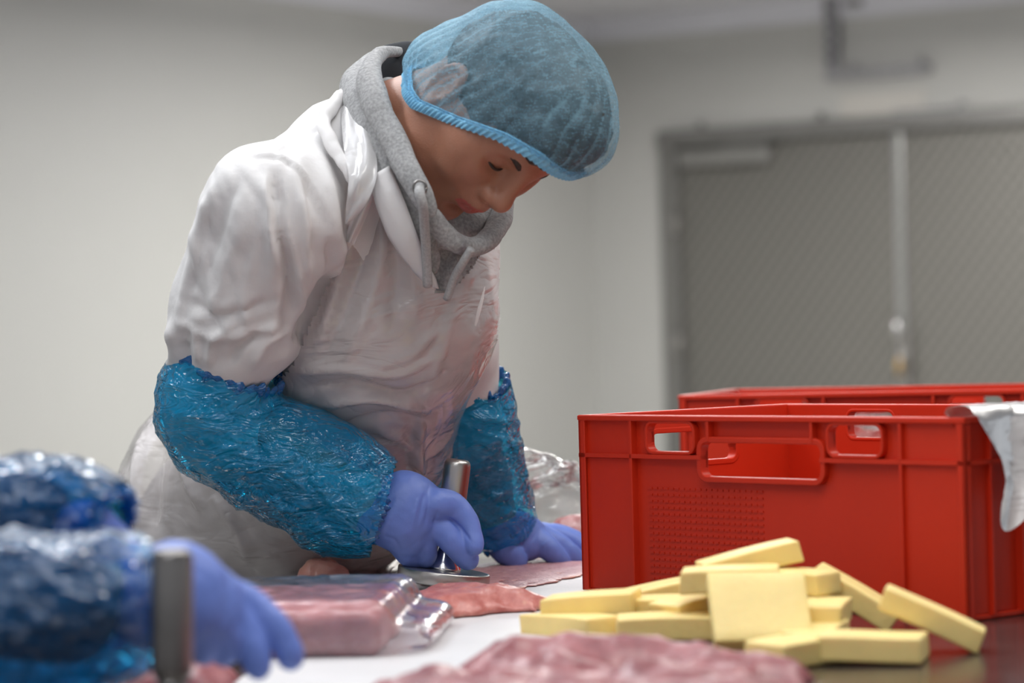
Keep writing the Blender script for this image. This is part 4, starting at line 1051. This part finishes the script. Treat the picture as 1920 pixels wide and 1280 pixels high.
# ---- apron
aF = Field(*bounds([hip + [0, 0, -.5], P(690, 330, 3.46), waist, chest, hip + LAT * .25, hip - LAT * .25, P(800, 800, 3.5)], .24), .006); torso(aF, .012)
aF.add(rc(P(740, 360, 3.46), P(870, 500, 3.56), .09, .075), .05)
aF.add(rc(waist, P(660, 800, 3.66), .14, .125), .06)
hp2 = P(470, 1040, 3.88)
aF.add(rc(P(440, 905, 3.84), hp2 + [0, 0, -.45], .150, .192), .06)
aF.add(rc(P(330, 900, 3.86), P(330, 1150, 3.88), .06, .085), .06)
V, Q = aF.mesh(); V = relax(V, Q, 1, .4)
x, y, d = proj(V)
apoly = [(655, 330), (706, 318), (735, 372), (765, 440), (795, 505), (822, 541), (832, 545), (846, 537), (880, 500), (922, 448), (940, 470), (940, 700), (860, 1300), (100, 1300), (150, 900), (215, 800), (300, 740), (480, 720), (540, 690), (575, 615), (612, 530), (640, 440), (660, 380)]
N = normals(V, Q)
ok = inpoly(x, y, apoly) & ((N @ CF) < .55)
V, Q, _ = keep(V, Q, ok)
N = normals(V, Q); x, y, d = proj(V)
V = V + N * (.003 * crumple(V, 9, 31) + .004 * fbm(V * [1, 1, .7], 9, 2, 2))[:, None]
up_ = np.clip((y - 640) / 200, 0, 1)
V = V + N * (up_ * .010 * crumple(V * [1, 1, .8], 12, 37))[:, None]
V = folds(V, normals(V, Q), [
    ([(690, 340), (668, 420), (630, 540), (590, 660)], 9, .010), ([(705, 360), (690, 460), (650, 580), (600, 690)], 12, -.008), ([(716, 370), (715, 480), (680, 600), (640, 690)], 10, .008),
    ([(735, 400), (745, 500), (735, 620)], 14, -.007), ([(750, 430), (775, 520), (780, 600)], 10, .006), ([(890, 490), (855, 560), (825, 660), (800, 740)], 12, .006), ([(865, 520), (835, 590), (800, 680)], 12, -.005),
    ([(545, 700), (640, 690), (740, 700), (830, 660)], 8, .009), ([(560, 730), (660, 720), (760, 740), (840, 700)], 8, -.009), ([(600, 760), (700, 745), (800, 770)], 7, .010), ([(640, 800), (720, 780), (800, 790)], 7, -.008),
    ([(680, 690), (760, 670), (835, 610)], 10, .006), ([(600, 640), (700, 600), (800, 560)], 14, .004), ([(790, 790), (780, 850), (790, 890)], 9, .012), ([(700, 800), (760, 830), (780, 880)], 9, .008),
    ([(330, 790), (345, 870), (380, 960)], 8, .010), ([(300, 800), (290, 900), (285, 1000)], 10, -.010), ([(270, 810), (255, 900), (260, 1010)], 9, .009), ([(400, 920), (440, 990), (470, 1060)], 12, .006),
])
apron = mk('apron', V, Q, M['apron'], worker)
def band_px(nm, pts, width, m, par, seed=0):
    p = smooth_pts([np.append(P(*q[:3]), q[3]) for q in pts], 8); n = len(p)
    up = np.array([CR * .9 + CU * .25 for _ in range(n)]); W_ = 7; Vv = []
    for i in range(n):
        t = p[min(i + 1, n - 1), :3] - p[max(i - 1, 0), :3]; t /= np.linalg.norm(t); s = np.cross(t, CF); s /= np.linalg.norm(s)
        for j in range(W_):
            a = j / (W_ - 1) - .5; Vv.append(p[i, :3] + s * (a * p[i, 3]) - CF * (.006 * math.cos(a * math.pi) + .004 * math.sin(a * 9 + i * .25 + seed)))
    i_ = np.arange(n * W_).reshape(n, W_); Qq = np.stack([i_[:-1, :-1], i_[1:, :-1], i_[1:, 1:], i_[:-1, 1:]], -1).reshape(-1, 4)
    return mk(nm, np.array(Vv), Qq, m, par)
band_px('neck_strap', [(641, 174, 3.41, .006), (652, 205, 3.35, .018), (664, 245, 3.30, .030), (675, 285, 3.27, .036), (680, 325, 3.25, .034), (673, 362, 3.25, .028), (662, 392, 3.26, .018), (650, 420, 3.27, .004)], .03, M['strap'], apron)
band_px('neck_strap', [(700, 322, 3.272, .02), (690, 345, 3.275, .022), (676, 395, 3.285, .018), (655, 455, 3.30, .012)], .02, M['strap'], apron, 2)
# ---- trousers and boots (under the table)
for s in (-1, 1):
    hj = hip + LAT * (.095 * s) + [0, 0, -.1]; kn = np.array([hj[0] - .02, hj[1] + .01, .49]); an = np.array([hj[0] - .03, hj[1] + .03, .10])
    F = Field(*bounds([hj, kn, an], .13), .012); F.add(rc(hj, kn, .095, .075), .03); F.add(rc(kn, an, .075, .068), .03); v, q = F.mesh(); v = v + normals(v, q) * (.006 * fbm(v, 9, 2, 3))[:, None]
    mk('trouser_leg', v, q, M['trouser'], worker)
    F = Field(*bounds([an, an + [.16, -.12, -.09]], .09), .008); F.add(rc(an + [0, 0, .1], an + [0, 0, -.04], .056, .05), .02); F.add(rc(an + [0, 0, -.052], an + [.13, -.10, -.055], .047, .044), .03)
    v, q = F.mesh(); v[:, 2] = np.maximum(v[:, 2], .001); mk('boot', v, q, M['boot'], worker)
# ---- blue sleeve covers
def cover(nm, pts, par, seed, amp=.011, f=17, h=.0045, extra=(), mt='sleeve'):
    p = smooth_pts([np.append(P(*q[:3]), q[3]) for q in pts], 4)
    F = Field(*bounds(p[:, :3], .11), h); chain(F, p[:, :3], list(p[:, 3]), .015)
    for a, b, r1, r2 in extra: F.add(rc(P(*a), P(*b), r1, r2), .02)
    V, Q = F.mesh(); N = normals(V, Q)
    cr = crumple(V, f, seed)
    e0 = p[0, :3]; t0 = p[1, :3] - p[0, :3]; t0 /= np.linalg.norm(t0); e1 = p[-1, :3]; t1 = p[-1, :3] - p[-2, :3]; t1 /= np.linalg.norm(t1)
    fade = np.clip(np.minimum((V - e0) @ t0 / .05, np.where(np.linalg.norm(V - e1, axis=1) < .12, (e1 - V) @ t1 / .05, 1)), .12, 1)
    V = V + N * (fade * (amp * cr + amp * .45 * crumple(V, f * 2.6, seed + 4)))[:, None]
    ok = ~((((V - e0) @ t0) < -.004) & (np.linalg.norm(V - e0, axis=1) < p[0, 3] * 2)) & ~((((V - e1) @ t1) > .004) & (np.linalg.norm(V - e1, axis=1) < p[-1, 3] * 2.2))
    V, Q, _ = keep(V, Q, ok)
    rg = random.Random(seed); x, y, d = proj(V); cr_ = []
    for i in range(46):                                              # short tension creases running across and along the sleeve
        k = rg.randrange(len(p) - 1); qx, qy, qd = proj(p[k:k + 1, :3]); rr = p[k, 3] / qd[0] * FPX
        cx, cy = qx[0] + rg.uniform(-.9, .9) * rr, qy[0] + rg.uniform(-.9, .9) * rr; an = rg.uniform(-.6, 1.3); ln = rg.uniform(14, 48)
        cr_.append(([(cx - ln * math.cos(an), cy - ln * math.sin(an)), (cx + rg.uniform(-5, 5), cy + rg.uniform(-5, 5)), (cx + ln * math.cos(an), cy + ln * math.sin(an))], rg.uniform(3.5, 7), rg.choice([-.5, 1, 1]) * rg.uniform(.003, .0065)))
    V = folds(V, normals(V, Q), cr_)
    o = mk(nm, V, Q, M[mt], par)
    for (c, t, r) in ((e0, t0, p[0, 3]), (e1, t1, p[-1, 3])):       # gathered elastic ends: a scrunched ring
        a = np.cross(t, [.2, .3, .9]); a /= np.linalg.norm(a); b = np.cross(t, a); n, k_ = 150, 12; Vv = []
        for i in range(n):
            th = 2 * math.pi * i / n; er = a * math.cos(th) + b * math.sin(th)
            rr = .0040 * (1 + .35 * math.sin(i * 1.26 + seed) + .3 * math.sin(i * .47 + 2)); cc = c + er * (r + .001 + .0016 * math.sin(i * .31 + seed)) + t * (.003 * math.sin(i * .38))
            for j in range(k_):
                ph = 2 * math.pi * j / k_; Vv.append(cc + er * (rr * .8 * math.cos(ph)) + t * (rr * 1.7 * math.sin(ph)))
        ii = np.arange(n)[:, None]; jj = np.arange(k_)[None]
        Qq = np.stack([ii * k_ + jj, ((ii + 1) % n) * k_ + jj, ((ii + 1) % n) * k_ + (jj + 1) % k_, ii * k_ + (jj + 1) % k_], -1).reshape(-1, 4)
        mk('elastic_edge', np.array(Vv), Qq, M['sleeve_gather'], o)
    return o
cover('sleeve_cover', [(430, 686, 3.385, .067), (400, 775, 3.40, .067), (470, 835, 3.41, .066), (570, 880, 3.41, .072), (650, 930, 3.41, .070), (692, 950, 3.405, .052), (714, 957, 3.405, .039)], worker, 5,
      extra=[((345, 770, 3.41), (362, 818, 3.42), .024, .020)])
cover('sleeve_cover', [(888, 708, 3.65, .044), (875, 775, 3.68, .060), (888, 850, 3.715, .059), (912, 930, 3.752, .055), (928, 970, 3.775, .049), (939, 994, 3.786, .039)], worker, 15)
# ---- gloves
def glove(nm, mass, fingers, par, h=.0017, seed=0, wr=()):
    allp = [P(*q[:3]) for f in fingers for q in f] + [P(*a) for a, _, _, _ in mass]
    F = Field(*bounds(allp, .05), h)
    for a, b, r1, r2 in mass: F.add(rc(P(*a), P(*b), r1, r2), .016)
    for f in fingers:
        G = Field(*bounds([P(*q[:3]) for q in f], .03), h)
        p = smooth_pts([np.append(P(*q[:3]), q[3]) for q in f], 4); chain(G, p[:, :3], list(p[:, 3]), .004)
        o = np.round((G.lo - F.lo) / h).astype(int)
        # resample onto the big grid (same spacing): smooth union with a small blend so that fingers stay apart
        for i in range(len(p) - 1): pass
        for i in range(len(p) - 1): F.add(rc(p[i, :3], p[i + 1, :3], p[i, 3], p[i + 1, 3]), .0045)
    V, Q = F.mesh(); V = relax(V, Q, 1, .4); N = normals(V, Q)
    V = V + N * (.0007 * fbm(V, 60, 2, seed))[:, None]
    if wr: V = folds(V, normals(V, Q), wr)
    return mk(nm, V, Q, M['glove'], par)
glove('glove', [((716, 958, 3.403), (760, 940, 3.408), .034, .036), ((716, 968, 3.403), (752, 985, 3.403), .032, .032), ((760, 940, 3.408), (815, 950, 3.433), .034, .024), ((752, 985, 3.403), (765, 1010, 3.408), .031, .022), ((770, 965, 3.403), (800, 985, 3.413), .030, .022)],
      [[(815, 945, 3.398, .020), (848, 950, 3.410, .0165), (874, 975, 3.410, .0135), (886, 1010, 3.403, .0115), (889, 1026, 3.398, .0100)],
       [(795, 975, 3.418, .020), (826, 990, 3.408, .0165), (850, 1016, 3.405, .0150), (870, 1040, 3.411, .0135), (880, 1050, 3.415, .0115)],
       [(775, 985, 3.408, .019), (792, 1010, 3.411, .0160), (796, 1035, 3.421, .0145), (797, 1048, 3.433, .0115)],
       [(748, 995, 3.398, .018), (758, 1025, 3.411, .0150), (770, 1042, 3.425, .0135), (776, 1050, 3.435, .0105)],
       [(770, 955, 3.445, .020), (812, 985, 3.480, .0165), (845, 1005, 3.500, .0140), (872, 1012, 3.497, .0115)]], worker, seed=3,
      wr=[([(700, 990), (720, 960), (740, 930)], 4, -.0015), ([(712, 1000), (735, 965)], 4, .0012), ([(795, 925), (790, 950), (782, 990)], 3, -.0012), ([(805, 930), (802, 955), (796, 985)], 3, -.0012), ([(786, 930), (780, 955), (772, 990)], 3, .0011), ([(822, 955), (812, 985)], 3, -.0014), ([(720, 1005), (740, 1012), (752, 1032)], 3, -.0012), ([(840, 970), (862, 988), (884, 1016)], 3, -.0020)])
zt = TZ + BZ + .006
glove('glove', [((944, 1004, 3.78), (975, 1003, 3.79), .032, .030), ((975, 1003, 3.79), (1012, 1010, 3.80), .028, .020), ((960, 1010, 3.78), (990, 1022, 3.775), .026, .020)],
      [[(940, 1018, 3.765, .021), (952, 1034, 3.755, .0180), (964, 1046, 3.757, .0150), (969, 1051, 3.760, .0130)],
       [(1000, 1010, 3.785, .018), (1024, 1024, 3.775, .0150), (1044, 1044, 3.778, .0125), (1058, 1057, 3.785, .0095)],
       [(1010, 1008, 3.80, .018), (1042, 1018, 3.80, .0150), (1068, 1036, 3.80, .0130), (1088, 1052, 3.805, .0098)],
       [(1012, 1004, 3.82, .017), (1052, 1008, 3.83, .0145), (1086, 1024, 3.83, .0125), (1108, 1042, 3.835, .0095)],
       [(1010, 1000, 3.835, .016), (1052, 1002, 3.86, .0130), (1084, 1014, 3.87, .0110), (1102, 1030, 3.87, .0085)]], worker, seed=7,
      wr=[([(985, 1000), (975, 1030)], 3, -.001), ([(1005, 998), (990, 1025), (985, 1040)], 3, -.0012), ([(1030, 1010), (1016, 1026)], 3, .001), ([(935, 1020), (950, 1015), (975, 1022)], 3, -.0015)])

# ================================================================== second worker: an arm reaches into the picture at the left
def W3(x, y, z): return np.array([x, y, z])
hip2, ch2, nk2 = W3(-1.33, 2.62, .98), W3(-.98, 2.52, 1.30), W3(-.86, 2.47, 1.43)
sh2, el2, wr2 = W3(-.84, 2.36, 1.30), W3(-.60, 2.24, 1.045), P(268, 1118, 2.31)
so2, eo2, wo2 = W3(-.92, 2.72, 1.30), W3(-.74, 2.66, 1.06), P(150, 975, 2.46)
other = root('person', (-1.33, 2.62, 0), 'person at the left edge, only a blue-sleeved arm and gloved hand in view', 'person')
HO2 = nk2 + W3(.10, -.05, .10); dHO = HO2
def mv(V): return HO2 + (V - HO)
F = Field(*bounds([hip2 - [0, 0, .9], ch2, nk2, sh2, el2, wr2, so2, eo2, wo2, hip2 + [0, .2, 0]], .16), .012)
for a, b, r1, r2, k in ((hip2, ch2, .13, .13, .06), (ch2, nk2, .11, .055, .06), (nk2, HO2 + HW @ np.array([0, -.04, -.07]), .055, .05, .03), (ch2, sh2, .08, .055, .05), (ch2, so2, .08, .055, .05), (sh2, el2, .05, .04, .02), (el2, wr2, .04, .026, .02), (so2, eo2, .05, .04, .02), (eo2, wo2, .04, .026, .02)):
    F.add(rc(a, b, r1, r2), k)
legs2 = []
for s in (-1, 1):
    hj = hip2 + W3(0, .10 * s, -.05); kn = W3(hj[0], hj[1], .49); an = W3(hj[0] - .02, hj[1], .10); legs2.append((hj, kn, an))
    F.add(rc(hj, kn, .085, .058), .04); F.add(rc(kn, an, .056, .04), .02); F.add(rc(an, an + [.13, -.02, -.06], .04, .032), .02)
v, q = F.mesh(); b2 = mk('body', np.vstack([mv(HV), v]), np.vstack([HQ, q + len(HV)]), M['skin'], other)
me = net.data; nv = np.zeros(len(me.vertices) * 3, F32); me.vertices.foreach_get('co', nv); nv = nv.reshape(-1, 3) + R0
nq = np.zeros(len(me.loops), np.int32); me.loops.foreach_get('vertex_index', nq); mk('hair_net', mv(nv), nq.reshape(-1, 4), M['net'], other)
F = Field(*bounds([hip2 - [0, 0, .4], ch2, nk2, sh2, el2, so2, eo2], .22), .009)
for a, b, r1, r2, k in ((hip2 - [0, 0, .35], hip2, .19, .165, .06), (hip2, ch2, .165, .155, .06), (ch2, nk2, .14, .09, .06), (ch2, sh2, .10, .075, .05), (ch2, so2, .10, .075, .05), (sh2, el2, .078, .062, .02), (so2, eo2, .078, .062, .02)): F.add(rc(a, b, r1, r2), k)
v, q = F.mesh(); v = v + normals(v, q) * (.006 * fbm(v, 9, 3, 4))[:, None]; mk('coat', v, q, M['coat'], other)
F = Field(*bounds([el2, wr2, eo2, wo2], .10), .006); F.add(rc(el2, P(120, 1140, 2.28), .052, .047), .01); F.add(rc(eo2, P(60, 975, 2.46), .05, .040), .01)
v, q = F.mesh(); v = v + normals(v, q) * (.004 * fbm(v, 16, 2, 4))[:, None]; mk('jumper_cuff', v, q, M['navy'], other)
def pin(p, r): x, y, d = proj(p[None]); return (x[0], y[0], d[0], r)
cover('sleeve_cover', [pin(el2 * .8 + sh2 * .2, .07), pin(el2, .07), (-60, 1160, 2.26, .066), (90, 1150, 2.28, .062), (200, 1140, 2.30, .058), (262, 1128, 2.31, .048), (285, 1122, 2.315, .038)], other, 25, amp=.014, f=13, h=.0055, mt='sleeve_shaded')
cover('sleeve_cover', [pin(eo2 * .8 + so2 * .2, .066), pin(eo2, .064), (-60, 985, 2.46, .054), (60, 968, 2.46, .046), (150, 965, 2.45, .040), (205, 985, 2.44, .032)], other, 35, amp=.016, f=14, h=.0055, mt='sleeve_shaded')
glove('glove', [((268, 1118, 2.315), (330, 1105, 2.33), .036, .040), ((268, 1140, 2.315), (340, 1150, 2.32), .030, .034), ((330, 1105, 2.33), (400, 1120, 2.345), .036, .026), ((340, 1150, 2.32), (395, 1165, 2.33), .032, .024)],
      [[(395, 1112, 2.35, .020), (462, 1134, 2.36, .0155), (512, 1172, 2.355, .0130), (540, 1218, 2.35, .0108), (545, 1236, 2.35, .0095)],
       [(392, 1135, 2.34, .020), (446, 1172, 2.345, .0155), (474, 1216, 2.34, .0130), (484, 1254, 2.335, .0100)],
       [(385, 1160, 2.33, .019), (416, 1188, 2.33, .0150), (424, 1212, 2.335, .0125), (418, 1226, 2.35, .0100)],
       [(360, 1175, 2.32, .018), (378, 1196, 2.315, .0135), (384, 1214, 2.325, .0110), (380, 1224, 2.335, .0090)],
       [(330, 1100, 2.36, .020), (390, 1120, 2.40, .0165), (440, 1150, 2.415, .0140), (470, 1180, 2.41, .0115)]], other, seed=13)
glove('glove', [((163, 999, 2.44), (200, 1054, 2.46), .030, .030), ((200, 1054, 2.46), (223, 1104, 2.48), .030, .022)],
      [[(218, 1094, 2.48, .018), (230, 1144, 2.50, .014), (234, 1184, 2.51, .011)], [(206, 1099, 2.47, .018), (214, 1154, 2.49, .014), (218, 1194, 2.50, .011)], [(194, 1099, 2.46, .018), (200, 1154, 2.48, .013), (204, 1190, 2.49, .010)],
       [(184, 1089, 2.45, .016), (186, 1138, 2.47, .012), (188, 1170, 2.48, .009)], [(223, 1064, 2.47, .018), (244, 1104, 2.50, .014), (250, 1134, 2.51, .011)]], other, seed=14)
for hj, kn, an in legs2:
    F = Field(*bounds([hj, kn, an], .13), .012); F.add(rc(hj - [0, 0, .05], kn, .095, .075), .03); F.add(rc(kn, an, .075, .068), .03); v, q = F.mesh(); mk('trouser_leg', v, q, M['trouser'], other)
    F = Field(*bounds([an, an + [.2, 0, -.09]], .09), .008); F.add(rc(an + [0, 0, .1], an + [0, 0, -.04], .056, .05), .02); F.add(rc(an + [0, 0, -.052], an + [.16, 0, -.055], .047, .044), .03)
    v, q = F.mesh(); v[:, 2] = np.maximum(v[:, 2], .001); mk('boot', v, q, M['boot'], other)
